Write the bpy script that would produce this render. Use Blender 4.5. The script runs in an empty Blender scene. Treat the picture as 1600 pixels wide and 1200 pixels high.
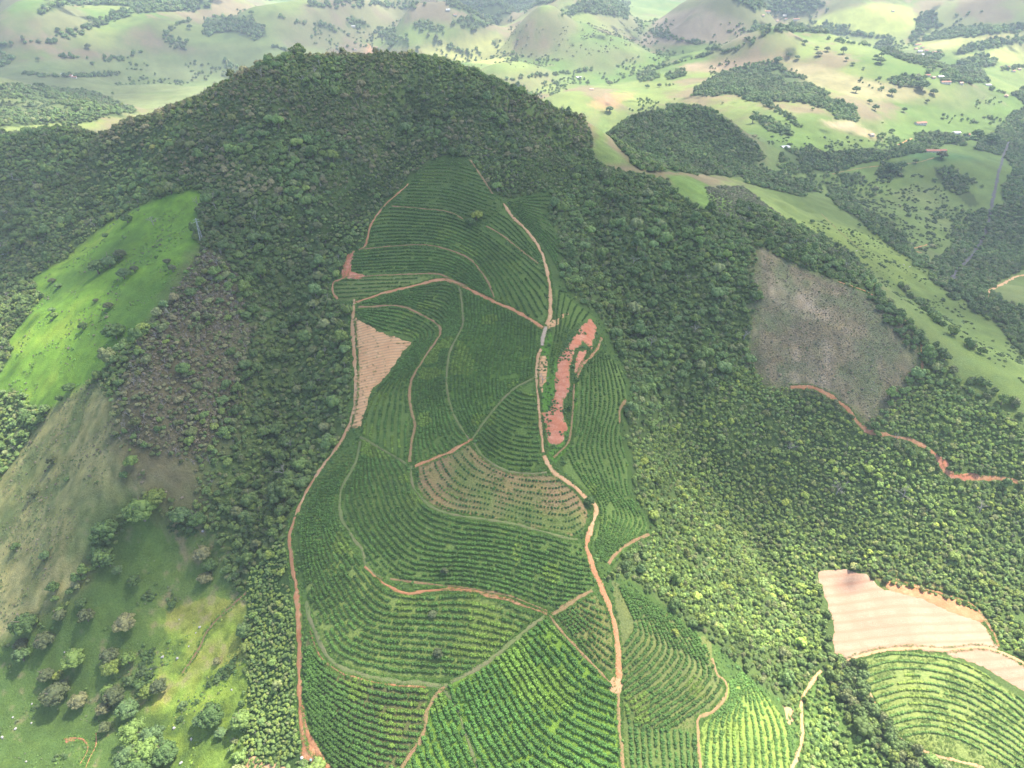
import bpy, math, random
import numpy as np
from mathutils import Vector, Matrix, geometry as mgeo

# ------------------------------------------------------------------ camera, sky, sun, exposure
C = bpy.context.scene
CAMZ = 420.0
PITCH = math.radians(35.0)
FPX = 1067.0                      # focal length in pixels of the 1600 px wide frame
cam_data = bpy.data.cameras.new('camera')
cam = bpy.data.objects.new('camera', cam_data)
C.collection.objects.link(cam)
cam.location = (0, 0, CAMZ)
cam.rotation_euler = (math.radians(90) - PITCH, 0, 0)
cam_data.sensor_width = 36.0
cam_data.lens = 36.0 * FPX / 1600.0
cam_data.clip_start = 1.0
cam_data.clip_end = 40000.0
C.camera = cam

SUN_ELEV = math.radians(60.0)
SUN_AZ = math.radians(50.0)       # measured from +Y (view direction) towards +X
SUN_DIR = Vector((math.sin(SUN_AZ) * math.cos(SUN_ELEV), math.cos(SUN_AZ) * math.cos(SUN_ELEV), math.sin(SUN_ELEV)))
world = bpy.data.worlds.new('World')
C.world = world
world.use_nodes = True
wn = world.node_tree
bg = wn.nodes['Background']
sky = wn.nodes.new('ShaderNodeTexSky')
sky.sky_type = 'NISHITA'
sky.sun_disc = False
sky.sun_elevation = SUN_ELEV
sky.sun_rotation = SUN_AZ
sky.altitude = 900.0
sky.dust_density = 4.5
sky.air_density = 0.8
sky.ozone_density = 0.6
wn.links.new(sky.outputs[0], bg.inputs[0])
bg.inputs[1].default_value = 0.15
sun_data = bpy.data.lights.new('sun', 'SUN')
sun_data.energy = 4.0
sun_data.angle = math.radians(0.5)
sun_data.color = (1.0, 0.94, 0.82)
sun = bpy.data.objects.new('sun', sun_data)
C.collection.objects.link(sun)
sun.rotation_euler = SUN_DIR.to_track_quat('Z', 'Y').to_euler()
C.view_settings.view_transform = 'Standard'
C.view_settings.look = 'None'
C.view_settings.gamma = 1.0
C.view_settings.use_curve_mapping = False
C.view_settings.exposure = 1.5
C.cycles.max_bounces = 6
C.cycles.diffuse_bounces = 3
C.cycles.transparent_max_bounces = 24
C.cycles.volume_bounces = 0

rng = np.random.RandomState(11)
random.seed(11)
# ------------------------------------------------------------------ terrain height field (numpy)
CP, SP = math.cos(PITCH), math.sin(PITCH)

def ray(px, py):
    """unit directions of the sight lines through points of the 1600x1200 photograph"""
    a = (np.asarray(px, float) - 800.0) / FPX
    b = (600.0 - np.asarray(py, float)) / FPX
    d = np.stack([a, CP + b * SP, -SP + b * CP], -1)
    return d / np.linalg.norm(d, axis=-1, keepdims=True)

def at_z(px, py, z):
    d = ray(px, py)
    t = (z - CAMZ) / d[..., 2]
    return np.array([0, 0, CAMZ]) + d * np.asarray(t)[..., None]

def project(P):
    P = np.asarray(P, float)
    x, y, z = P[..., 0], P[..., 1], P[..., 2] - CAMZ
    dep = y * CP - z * SP
    up = y * SP + z * CP
    dd = np.where(dep > 1e-3, dep, 1e-3)
    return 800 + FPX * x / dd, 600 - FPX * up / dd, dep

_perm = np.random.RandomState(5).rand(256, 256)
def vnoise(x, y, seed=0):
    x = x + seed * 17.31; y = y + seed * 9.77
    xi = np.floor(x).astype(np.int64); yi = np.floor(y).astype(np.int64)
    fx = x - xi; fy = y - yi
    fx = fx * fx * fx * (fx * (fx * 6 - 15) + 10); fy = fy * fy * fy * (fy * (fy * 6 - 15) + 10)
    a = _perm[xi & 255, yi & 255]; b = _perm[(xi + 1) & 255, yi & 255]
    c = _perm[xi & 255, (yi + 1) & 255]; d = _perm[(xi + 1) & 255, (yi + 1) & 255]
    return (a * (1 - fx) + b * fx) * (1 - fy) + (c * (1 - fx) + d * fx) * fy
def fbm(x, y, scale, octaves=4, seed=0, gain=0.5):
    s = 0; a = 1.0; tot = 0; f = 1.0 / scale
    for o in range(octaves):
        s = s + a * (vnoise(x * f, y * f, seed + o * 3) - 0.5); tot += a * 0.5; a *= gain; f *= 2.03
    return s / tot

# control points: where a place shows in the photograph, and its height above the valley floor
CTL = [
 # plantation spur, bottom to top
 (700,1190,118),(700,1060,130),(560,1120,126),(640,900,145),(760,900,148),(850,960,138),(700,750,162),(600,760,158),(700,600,180),(780,640,176),
 (700,480,197),(600,500,192),(800,520,194),(720,400,212),(620,400,208),(820,400,212),(700,320,226),(640,290,230),(790,320,226),(700,240,242),
 # mountain face and crest
 (600,180,262),(500,180,268),(700,170,262),(520,86,301),(440,92,299),(600,90,299),(660,92,295),(720,98,290),(780,128,277),(840,155,262),(900,180,243),(935,205,222),
 (380,120,290),(320,150,275),(260,172,261),(200,190,247),(100,200,228),(0,215,208),(400,250,247),(300,240,243),(500,300,230),(560,300,226),(440,400,205),(800,220,246),(870,240,228),
 # left slopes
 (100,270,205),(200,260,218),(0,300,185),(150,320,190),(60,360,172),(0,420,152),
 (320,320,222),(320,390,211),(290,470,200),(240,540,191),(200,620,178),(185,700,160),(205,770,143),(140,860,118),(100,940,100),
 (150,420,180),(60,500,158),(10,600,130),(90,600,150),(30,640,125),(150,560,170),
 (50,700,118),(0,800,98),(60,850,107),(0,950,80),(120,720,140),(100,780,127),
 (250,850,116),(300,950,98),(100,1080,72),(300,1100,90),(0,1190,60),(350,1190,97),(220,1000,90),(150,1190,72),
 (400,500,182),(450,470,184),(460,560,168),(440,620,155),(410,720,142),(340,780,133),(380,860,123),(420,950,117),(430,1100,111),
 (550,490,191),(553,600,174),(505,730,153),(455,830,139),(467,980,127),(472,1130,117),
 # right edge of the plantation
 (860,600,182),(860,700,166),(930,560,184),(950,640,170),(985,700,152),(990,780,139),(1015,835,126),(920,850,147),(960,980,130),(965,1080,121),(970,1190,111),
 (1060,960,113),(1110,1030,104),(1060,1100,104),(1160,1060,92),(1160,1190,88),(1240,1140,72),
 # forest gully on the right
 (870,420,206),(900,320,215),(950,300,217),(960,380,200),(940,470,190),(1000,450,185),(1000,560,166),(1080,620,142),(1060,720,122),(1150,780,98),(1100,850,105),(1200,900,80),(1170,980,84),(1260,1000,66),(1265,1100,64),
 # second spur
 (1000,285,216),(1060,300,209),(1120,340,204),(1180,385,196),(1250,415,187),(1330,445,177),(1400,490,168),(1450,560,154),(1520,600,147),(1600,660,138),
 (1100,450,180),(1200,520,158),(1200,620,138),(1300,560,153),(1300,640,130),(1400,620,138),(1370,680,122),(1280,740,102),(1450,720,118),(1540,750,112),(1600,760,112),
 (1300,830,82),(1450,830,92),(1560,880,88),(1290,900,72),(1400,910,78),(1540,970,77),(1320,1020,67),(1430,1020,73),(1530,1050,77),(1600,1040,82),(1450,1150,70),(1600,1190,72),(1330,1100,63),(1300,1190,62),(1400,1190,65),
 # beyond the second spur
 (1080,275,180),(1160,300,150),(1230,330,135),(1300,370,118),(1360,420,98),(1440,440,76),(1500,520,88),(1580,560,85),(1420,380,62),(1350,340,75),(1290,300,72),(1500,430,44),(1540,360,32),(1570,270,24),(1600,200,16),
 (1450,240,66),(1380,255,58),(1540,255,52),(1450,300,46),(1480,350,42),(1400,320,50),(1330,285,48),(1590,450,60),(1600,500,72),
 # saddle and knoll
 (940,240,196),(960,200,176),(1000,176,168),(1060,165,164),(1110,170,156),(1150,188,140),(1190,230,104),(1100,220,130),(1050,240,150),(980,250,182),(1160,265,110),(1230,265,76),
]
# places hidden behind the crest, given in metres: (x, y, z)
CTLW = []
def behind(px, py, z, steps):
    p = at_z(px, py, z); d = p[:2] / np.linalg.norm(p[:2])
    for s, dz in steps:
        CTLW.append((p[0] + d[0] * s, p[1] + d[1] * s, z - dz))
for (px, py, z) in [(520,86,301),(440,92,299),(600,90,299),(720,98,290),(320,150,275),(380,120,290)]:
    behind(px, py, z, [(90, 50), (230, 150), (480, 250)])
for (px, py, z) in [(780,128,277),(840,155,262),(900,180,243)]:
    behind(px, py, z, [(80, 50), (220, 140), (450, 215)])
for (px, py, z) in [(200,190,247),(260,172,261),(100,200,228)]:
    behind(px, py, z, [(100, 60), (250, 130)])
for (px, py, z) in [(1060,165,164),(1000,176,168),(1110,170,156)]:
    behind(px, py, z, [(120, 60), (300, 120)])
# low valley floor far away
for (px, py, z) in [(60,150,95),(150,160,75),(0,190,130),(0,130,40),(200,120,25),(350,90,22),(900,110,22),(960,140,40),(1100,120,34),(1180,160,60),(1300,190,44),(1420,200,30),(1550,190,20),(1240,210,60),(1320,230,48),
                    (1250,95,56),(1330,118,62),(1420,140,56),(1520,140,46),(1580,150,24),(1250,75,22),(1450,100,20),(1590,110,20),(1000,75,20),(700,60,20),(200,70,22),(450,60,18),(1200,50,16),(1500,60,22),
                    (0,60,25),(0,5,20),(400,5,20),(800,5,20),(1200,5,20),(1600,5,25),(1700,300,40),(1800,60,30),(-200,60,30),(-250,300,130),(-250,700,70),(-200,1100,50),(1800,700,110),(1850,1100,70)]:
    CTL.append((px, py, z))
for (x, y, z) in [(0,8000,30),(-6000,6000,30),(6000,6000,30),(-3000,1500,40),(3000,1500,30),(0,60,100),(-100,20,80),(150,20,85),(0,-100,90),(-400,0,50),(500,0,60),(-1500,300,40),(1800,400,50)]:
    CTLW.append((x, y, z))
_c = [at_z(a, b, c) for a, b, c in CTL]
_c = np.array(_c + [np.array(w, float) for w in CTLW])

def warp(x, y):
    r = np.sqrt(x * x + y * y); th = np.arctan2(x, y)
    return th * 1.0, np.log(r + 30.0)
def _kern(r2):
    return 0.5 * r2 * np.log(r2 + 1e-12)
_cu, _cv = warp(_c[:, 0], _c[:, 1])
_n = len(_cu)
_A = np.zeros((_n + 3, _n + 3))
_A[:_n, :_n] = _kern((_cu[:, None] - _cu) ** 2 + (_cv[:, None] - _cv) ** 2) + np.eye(_n) * 0.0006
_A[:_n, _n] = 1; _A[:_n, _n + 1] = _cu; _A[:_n, _n + 2] = _cv
_A[_n:, :_n] = _A[:_n, _n:].T
_w = np.linalg.solve(_A, np.concatenate([_c[:, 2], [0, 0, 0]]))
def tps(x, y):
    u, v = warp(x, y)
    out = np.empty(u.shape).ravel(); uf = u.ravel(); vf = v.ravel()
    for i in range(0, len(uf), 60000):
        k = _kern((uf[i:i+60000, None] - _cu) ** 2 + (vf[i:i+60000, None] - _cv) ** 2)
        out[i:i+60000] = k @ _w[:_n] + _w[_n] + _w[_n+1] * uf[i:i+60000] + _w[_n+2] * vf[i:i+60000]
    return out.reshape(u.shape)

# far hills: crest pixel, height of crest, half width px, depth factor, turn
HILLS = [(190,38,85,150,1.6,.3),(365,30,70,60,1.5,0),(470,35,75,90,1.8,-.3),(560,15,90,90,1.6,.2),(680,38,85,70,1.5,.2),(740,62,50,60,1.2,-.4),(900,58,80,130,1.3,.1),(830,75,60,60,1.2,.5),
 (1120,22,95,100,1.4,.1),(1370,18,90,100,1.3,-.1),(1530,30,80,80,1.4,.2),(1560,65,50,80,.8,.2),(1180,108,50,70,1.0,0),(40,75,70,80,1.4,0),(60,20,90,90,1.5,.3),(900,15,100,110,1.4,0),
 (230,135,32,50,.9,0),(300,105,24,80,.9,0),(650,12,80,60,1.4,0),(1240,30,50,40,1.2,0),(110,100,26,90,.8,0),(1010,95,34,60,.9,.4),(1080,80,30,60,.9,.3),(760,18,70,50,1.3,0),(330,8,80,60,1.4,0)]
_H = []
for (px, py, h, wpx, asp, turn) in HILLS:
    p = at_z(px, py, h); D = math.hypot(p[0], p[1])
    _H.append((p[0], p[1], (h - 22) * 1.9, wpx * D / FPX * 0.55, asp, turn))
_hr = np.random.RandomState(3)
for k in range(70):                                  # rolling country out to the horizon
    a = _hr.uniform(-1.05, 1.05); r = _hr.uniform(4300, 9500)
    _H.append((r * math.sin(a), r * math.cos(a), _hr.uniform(40, 150), _hr.uniform(180, 420), _hr.uniform(.8, 1.8), _hr.uniform(-1, 1)))
for k in range(80):                                  # knolls of the nearer valley
    a = _hr.uniform(-.8, .8); r = _hr.uniform(1500, 4300)
    _H.append((r * math.sin(a), r * math.cos(a), _hr.uniform(12, 46), _hr.uniform(60, 150) * (r / 2500) ** .5, _hr.uniform(.8, 2.2), _hr.uniform(-1, 1)))
def hills(x, y):
    o = np.zeros_like(x)
    for (hx, hy, h, s, asp, t) in _H:
        dx = x - hx; dy = y - hy
        a = dx * math.cos(t) + dy * math.sin(t); b = (-dx * math.sin(t) + dy * math.cos(t)) / asp
        q = (a * a + b * b) / (s * s)
        o = o + h * np.exp(-0.5 * q * (0.7 + 0.3 * q))
    return o
RAVINES = [([(930,340,212),(960,430,196),(1010,540,172),(1070,640,142),(1130,750,106),(1190,850,84),(1230,930,76)], 13, 20), ([(1180,560,150),(1190,650,128),(1200,740,104),(1200,830,86)], 7, 16),
 ([(1350,690,118),(1300,760,100),(1250,830,84)], 6, 14), ([(1520,660,135),(1480,760,110),(1420,850,86)], 6, 15), ([(470,330,222),(450,440,190),(450,560,168),(430,680,148),(390,790,128)], 11, 17),
 ([(560,270,238),(530,350,215),(490,430,192)], 9, 16), ([(350,200,256),(330,280,236),(390,370,212)], 9, 20), ([(640,130,282),(620,200,258),(600,250,246)], 8, 18), ([(470,130,288),(460,210,262),(440,290,236)], 8, 20), ([(200,220,238),(190,300,205),(120,370,180)], 9, 22), ([(800,160,262),(790,215,248),(760,240,245)], 7, 16), ([(250,560,186),(280,640,165),(300,720,145)], 5, 12), ([(1060,330,204),(1040,420,188),(1010,500,172)], 7, 15)]
_RV = []
for pts_, dep_, wd_ in RAVINES:
    q = np.array([at_z(a, b, c)[:2] for a, b, c in pts_]); _RV.append((q, dep_, wd_))
def ravines(x, y):
    o = np.zeros_like(x)
    for q, dep, wd in _RV:
        m = (x > q[:, 0].min() - 4 * wd) & (x < q[:, 0].max() + 4 * wd) & (y > q[:, 1].min() - 4 * wd) & (y < q[:, 1].max() + 4 * wd)
        if not m.any(): continue
        xs = x[m]; ys = y[m]; best = np.full(xs.shape, 1e9)
        for k, (a, b) in enumerate(zip(q[:-1], q[1:])):
            ab = b - a; t = np.clip(((xs - a[0]) * ab[0] + (ys - a[1]) * ab[1]) / (ab @ ab), 0, 1)
            d2 = (xs - a[0] - t * ab[0]) ** 2 + (ys - a[1] - t * ab[1]) ** 2
            s = (k + t) / (len(q) - 1); best = np.minimum(best, d2 / np.maximum(.35, np.minimum(1, 2.2 * np.minimum(s + .15, 1.15 - s))) ** 2)
        o[m] -= dep * np.exp(-np.sqrt(best) / wd * .9) * (1 - np.exp(-best / (wd * wd * .06)) * .25)
    return o
def raw_height(x, y):
    r = np.sqrt(x * x + y * y)
    far = np.clip((r - 900) / 1400, 0, 1)
    z = tps(x, y)
    z = z + hills(x, y) + ravines(x, y)
    w = 60 * far
    rid = 1 - np.abs(fbm(x, y, 1000, 2, 9)) * 2
    z = z + far * (rid - .6) * 34 + far * fbm(x, y, 420, 2, 4) * 36 + far * fbm(x, y, 150, 3, 5) * 8
    mid = np.clip((r - 150) / 500, 0, 1) * (1 - far)
    z = z + mid * fbm(x, y, 70, 3, 21) * 6.5 + (1 - far) * fbm(x, y, 26, 3, 31) * 1.1
    return z

NT, NR = 1000, 1150
TH0, TH1 = -1.10, 1.10
R0, R1 = 35.0, 10500.0
_th = np.linspace(TH0, TH1, NT)
_lr = np.linspace(math.log(R0), math.log(R1), NR)
TT, LL = np.meshgrid(_th, _lr)                      # rows: radius
RR = np.exp(LL)
GX = RR * np.sin(TT); GY = RR * np.cos(TT)
GZ = raw_height(GX, GY)
def H(x, y):
    """height of the ground sheet"""
    x = np.asarray(x, float); y = np.asarray(y, float)
    th = np.arctan2(x, y); lr = 0.5 * np.log(x * x + y * y + 1e-9)
    fi = np.clip((th - TH0) / (TH1 - TH0) * (NT - 1), 0, NT - 1.001)
    fj = np.clip((lr - _lr[0]) / (_lr[-1] - _lr[0]) * (NR - 1), 0, NR - 1.001)
    i = fi.astype(int); j = fj.astype(int); a = fi - i; b = fj - j
    return (GZ[j, i] * (1-a) + GZ[j, i+1] * a) * (1-b) + (GZ[j+1, i] * (1-a) + GZ[j+1, i+1] * a) * b

def ground_at(px, py):
    """first point of the ground on the sight line through photograph points"""
    px = np.atleast_1d(np.asarray(px, float)); py = np.atleast_1d(np.asarray(py, float))
    d = ray(px, py); n = len(px)
    t = np.full(n, 90.0); hit = np.zeros(n, bool); tp = t.copy()
    while True:
        act = ~hit & (t < 14000)
        if not act.any(): break
        tn = t[act] * 1.0045
        X = d[act, 0] * tn; Y = d[act, 1] * tn; Z = CAMZ + d[act, 2] * tn
        under = Z < H(X, Y)
        idx = np.where(act)[0]
        tp[idx] = t[act]; t[idx] = tn
        hit[idx[under]] = True
    lo, hi = tp, t
    for _ in range(10):
        m = 0.5 * (lo + hi)
        X = d[:, 0] * m; Y = d[:, 1] * m; Z = CAMZ + d[:, 2] * m
        u = Z < H(X, Y)
        hi = np.where(u, m, hi); lo = np.where(u, lo, m)
    X = d[:, 0] * hi; Y = d[:, 1] * hi
    return np.stack([X, Y, H(X, Y)], -1), hit
# ------------------------------------------------------------------ helpers
def link(o, parent=None):
    C.collection.objects.link(o)
    if parent is not None: o.parent = parent
    return o
def tag(o, label=None, cat=None, group=None, kind=None):
    if label: o['label'] = label
    if cat: o['category'] = cat
    if group: o['group'] = group
    if kind: o['kind'] = kind
    return o
def mesh_np(name, V, F, mat=None, tint=None, smooth=False):
    """mesh from arrays; F is (n,3) or (n,4)"""
    me = bpy.data.meshes.new(name)
    V = np.asarray(V, np.float32); F = np.asarray(F, np.int32)
    me.vertices.add(len(V)); me.vertices.foreach_set('co', V.ravel())
    k = F.shape[1]
    me.loops.add(F.size); me.loops.foreach_set('vertex_index', F.ravel())
    me.polygons.add(len(F)); me.polygons.foreach_set('loop_start', np.arange(0, F.size, k, dtype=np.int32))
    me.polygons.foreach_set('loop_total', np.full(len(F), k, np.int32))
    me.update(calc_edges=True)
    if tint is not None:
        a = me.attributes.new('tint', 'FLOAT_COLOR', 'POINT')
        t = np.ones((len(V), 4), np.float32); t[:, :3] = tint
        a.data.foreach_set('color', t.ravel())
    if mat: me.materials.append(mat)
    if smooth: me.polygons.foreach_set('use_smooth', np.ones(len(F), bool))
    return me

def node(nt, typ, **kw):
    n = nt.nodes.new(typ)
    for k, v in kw.items(): setattr(n, k, v)
    return n
def new_mat(name, rough=0.9, spec=0.2):
    m = bpy.data.materials.new(name); m.use_nodes = True
    b = m.node_tree.nodes['Principled BSDF']
    b.inputs['Roughness'].default_value = rough
    b.inputs['Specular IOR Level'].default_value = spec
    return m, m.node_tree, b
def mixcol(nt, a, b, fac, mode='MIX'):
    n = node(nt, 'ShaderNodeMix', data_type='RGBA', blend_type=mode)
    for sock, v in ((n.inputs[0], fac), (n.inputs[6], a), (n.inputs[7], b)):
        if isinstance(v, (int, float)): sock.default_value = v
        elif isinstance(v, tuple): sock.default_value = (*v, 1)
        else: nt.links.new(v, sock)
    return n.outputs[2]
def noise_fac(nt, scale, lo=0.3, hi=0.7, detail=4, coord=None, rough=0.55):
    n = node(nt, 'ShaderNodeTexNoise'); n.inputs['Scale'].default_value = scale
    n.inputs['Detail'].default_value = detail; n.inputs['Roughness'].default_value = rough
    nt.links.new(coord, n.inputs['Vector'])
    r = node(nt, 'ShaderNodeMapRange'); r.inputs[1].default_value = lo; r.inputs[2].default_value = hi
    nt.links.new(n.outputs[0], r.inputs[0])
    return r.outputs[0]
def objcoord(nt):
    g = node(nt, 'ShaderNodeTexCoord'); return g.outputs['Object']
def bump(nt, bsdf, fac, dist, strength=0.6):
    b = node(nt, 'ShaderNodeBump'); b.inputs['Strength'].default_value = strength; b.inputs['Distance'].default_value = dist
    nt.links.new(fac, b.inputs['Height']); nt.links.new(b.outputs[0], bsdf.inputs['Normal'])

def ground_material():
    m, nt, b = new_mat('ground_cover', 0.95, 0.1)
    at = node(nt, 'ShaderNodeAttribute', attribute_name='tint')
    co = objcoord(nt)
    fine = noise_fac(nt, 0.9, 0.32, 0.68, 6, co, 0.7)
    mid = noise_fac(nt, 0.13, 0.3, 0.7, 4, co)
    c1 = mixcol(nt, at.outputs['Color'], (0.62, 0.66, 0.6), fine, 'MULTIPLY')
    c2 = mixcol(nt, c1, (1.22, 1.12, 0.95), mid, 'MULTIPLY')
    nt.links.new(c2, b.inputs['Base Color'])
    bump(nt, b, fine, 0.5, 0.7)
    return m
def dirt_material(name, base, light, dark, weeds=(1.12, 1.4)):
    m, nt, b = new_mat(name, 0.95, 0.1)
    co = objcoord(nt)
    f1 = noise_fac(nt, 0.35, 0.35, 0.65, 6, co, 0.65); f2 = noise_fac(nt, 1.6, 0.35, 0.7, 5, co, 0.7)
    c = mixcol(nt, base, light, f1); c = mixcol(nt, c, dark, f2)
    big = noise_fac(nt, 0.09, 0.45, 0.7, 5, co, 0.6); c = mixcol(nt, c, dark, big)
    # ragged weedy margins and a few weeds inside
    e = node(nt, 'ShaderNodeAttribute', attribute_name='edge')
    n = noise_fac(nt, 0.8, 0.25, 0.75, 5, co, 0.7)
    s = node(nt, 'ShaderNodeMath', operation='MULTIPLY_ADD'); nt.links.new(n, s.inputs[0]); s.inputs[1].default_value = 0.9; nt.links.new(e.outputs['Fac'], s.inputs[2])
    r = node(nt, 'ShaderNodeMapRange'); r.inputs[1].default_value = weeds[0]; r.inputs[2].default_value = weeds[1]; nt.links.new(s.outputs[0], r.inputs[0])
    c = mixcol(nt, c, (0.11, 0.18, 0.05), r.outputs[0])
    nt.links.new(c, b.inputs['Base Color'])
    bump(nt, b, f2, 0.3, 0.6)
    return m
M_GROUND = ground_material()
M_ROAD = dirt_material('packed_red_dirt', (0.51, 0.235, 0.11), (0.59, 0.38, 0.21), (0.41, 0.175, 0.08))
M_ROADPALE = dirt_material('pale_dirt', (0.56, 0.35, 0.185), (0.62, 0.45, 0.265), (0.48, 0.26, 0.13))
M_TRACK = dirt_material('grassy_dirt_track', (0.37, 0.245, 0.12), (0.25, 0.235, 0.09), (0.33, 0.175, 0.10), (1.0, 1.4))
M_LANE = dirt_material('grass_lane', (0.135, 0.20, 0.06), (0.16, 0.25, 0.06), (0.21, 0.19, 0.10))
M_RED = dirt_material('red_earth', (0.58, 0.24, 0.145), (0.63, 0.38, 0.26), (0.47, 0.155, 0.07), (0.8, 1.1))
M_SALMON = dirt_material('salmon_earth', (0.64, 0.375, 0.18), (0.68, 0.455, 0.245), (0.56, 0.305, 0.14))
M_FIELDSOIL = dirt_material('ploughed_earth', (0.45, 0.30, 0.205), (0.50, 0.35, 0.25), (0.38, 0.235, 0.155))
M_ASPHALT = dirt_material('worn_asphalt', (0.10, 0.10, 0.105), (0.14, 0.14, 0.14), (0.08, 0.08, 0.085))
M_GRAVEL = dirt_material('grey_gravel', (0.42, 0.36, 0.28), (0.48, 0.41, 0.33), (0.36, 0.27, 0.19))

def inpoly(x, y, P):
    x = np.asarray(x, float); y = np.asarray(y, float)
    P = np.asarray(P, float); out = np.zeros(x.shape, bool)
    bb = (x >= P[:, 0].min()) & (x <= P[:, 0].max()) & (y >= P[:, 1].min()) & (y <= P[:, 1].max())
    xs = x[bb]; ys = y[bb]; ins = np.zeros(xs.shape, bool)
    j = len(P) - 1
    for i in range(len(P)):
        xi, yi = P[i, :2]; xj, yj = P[j, :2]
        if yi != yj:
            ins ^= ((yi > ys) != (yj > ys)) & (xs < (xj - xi) * (ys - yi) / (yj - yi) + xi)
        j = i
    out[bb] = ins
    return out
def densify(pts, step, closed=False):
    pts = [np.asarray(p[:2], float) for p in pts]
    if closed: pts = pts + [pts[0]]
    out = []
    for a, b in zip(pts[:-1], pts[1:]):
        n = max(1, int(np.linalg.norm(b - a) / step))
        for k in range(n): out.append(a + (b - a) * k / n)
    if not closed: out.append(pts[-1])
    return np.array(out)
def smooth_line(pts, step):
    """Catmull-Rom through the points, resampled"""
    p = [np.asarray(q, float) for q in pts]
    p = [2 * p[0] - p[1]] + p + [2 * p[-1] - p[-2]]
    out = []
    for i in range(1, len(p) - 2):
        for t in np.linspace(0, 1, 12, endpoint=False):
            a, b, c, d = p[i-1], p[i], p[i+1], p[i+2]
            out.append(0.5 * (2*b + (c-a)*t + (2*a-5*b+4*c-d)*t*t + (3*b-a-3*c+d)*t**3))
    out.append(p[-2]); out = np.array(out)
    L = np.concatenate([[0], np.cumsum(np.linalg.norm(np.diff(out, axis=0), axis=1))])
    n = max(2, int(L[-1] / step) + 1)
    s = np.linspace(0, L[-1], n)
    return np.stack([np.interp(s, L, out[:, k]) for k in range(out.shape[1])], -1)
def wpoly(pts, step=14):
    """photograph outline -> outline on the ground (metres)"""
    d = densify(pts, step, True)
    P, h = ground_at(d[:, 0], d[:, 1])
    return P[:, :2]

# ------------------------------------------------------------------ outlines seen in the photograph
PLANT = [(700,240),(735,250),(772,300),(790,312),(835,302),(865,298),(856,340),(870,365),(880,400),(878,440),(900,470),(935,490),(960,540),(985,600),(990,640),(975,680),(990,720),(990,770),(1022,820),(1015,845),(960,880),(950,905),(985,905),(1010,925),(1045,950),(1085,985),(1112,1000),(1130,1018),(1150,1036),(1175,1060),(1215,1090),(1240,1130),(1250,1200),(1250,1290),(540,1290),(505,1200),(478,1150),(465,1100),(462,1000),(452,900),(445,830),(455,800),(475,765),(530,690),(548,640),(548,560),(545,490),(512,455),(530,430),(545,390),(570,375),(585,335),(605,310),(630,285),(665,257)]
PASTURE_L = [(50,435),(100,405),(140,370),(180,340),(230,318),(270,303),(300,297),(320,305),(308,340),(315,385),(300,425),(285,460),(250,480),(240,500),(205,530),(165,575),(120,620),(90,640),(60,640),(20,610),(-60,640),(-60,600),(0,585),(20,555),(12,535),(65,465)]
SLOPE_L = [(150,600),(185,650),(182,690),(215,740),(215,775),(190,800),(150,830),(140,880),(110,940),(60,970),(0,1010),(-200,1100),(-200,900),(0,750),(60,670),(100,625)]
BARE_L = [(185,690),(240,700),(300,730),(318,765),(290,790),(230,770),(205,750)]
DARKPAST_L = [(215,800),(258,800),(330,830),(360,860),(350,900),(385,940),(380,1000),(385,1100),(378,1180),(380,1290),(-260,1290),(-200,1100),(0,1010),(60,975),(110,945),(150,900)]
YEL_L = [(260,955),(330,930),(385,945),(382,1040),(378,1170),(370,1290),(280,1290),(250,1180),(235,1110),(255,1010)]
BURN_L = [(315,385),(370,420),(395,520),(375,620),(325,720),(255,775),(205,745),(168,660),(188,590),(235,515),(275,455)]
STRIP_L = [(385,900),(440,840),(455,900),(463,1000),(468,1080),(470,1180),(480,1290),(380,1290),(378,1170),(388,1040)]
CLEAR_R = [(1183,385),(1260,422),(1310,440),(1370,468),(1432,525),(1437,565),(1425,592),(1395,622),(1368,655),(1350,660),(1330,640),(1300,618),(1260,606),(1195,604),(1172,560),(1178,470)]
FIELD_R = [(1345,1035),(1385,1020),(1430,1018),(1480,1026),(1530,1048),(1600,1095),(1680,1150),(1680,1290),(1540,1225),(1450,1180),(1410,1150),(1380,1118),(1360,1080),(1352,1055)]
BARE_R = [(1275,890),(1320,888),(1355,895),(1372,912),(1385,922),(1420,925),(1470,945),(1520,962),(1537,978),(1550,1000),(1562,1017),(1600,1037),(1680,1085),(1680,1140),(1600,1082),(1540,1042),(1482,1023),(1430,1016),(1370,1018),(1325,1030),(1302,1020),(1300,960),(1283,920)]
GLADE_R = [(1240,1060),(1275,1050),(1310,1100),(1350,1150),(1400,1200),(1440,1290),(1235,1290),(1225,1150)]
SPUR_GRASS = [(1040,275),(1070,272),(1130,300),(1165,330),(1190,345),(1150,345),(1100,330),(1060,305)]
SADDLE = [(925,225),(940,180),(955,190),(948,225),(975,245),(980,258),(945,258),(922,250)]
SCRUB_TOP = [(640,235),(690,215),(730,225),(800,250),(880,250),(900,265),(880,300),(800,300),(770,290),(735,245),(690,225),(650,262),(620,285),(590,330),(570,370),(545,385),(500,370),(495,320),(540,290),(600,270)]

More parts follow.
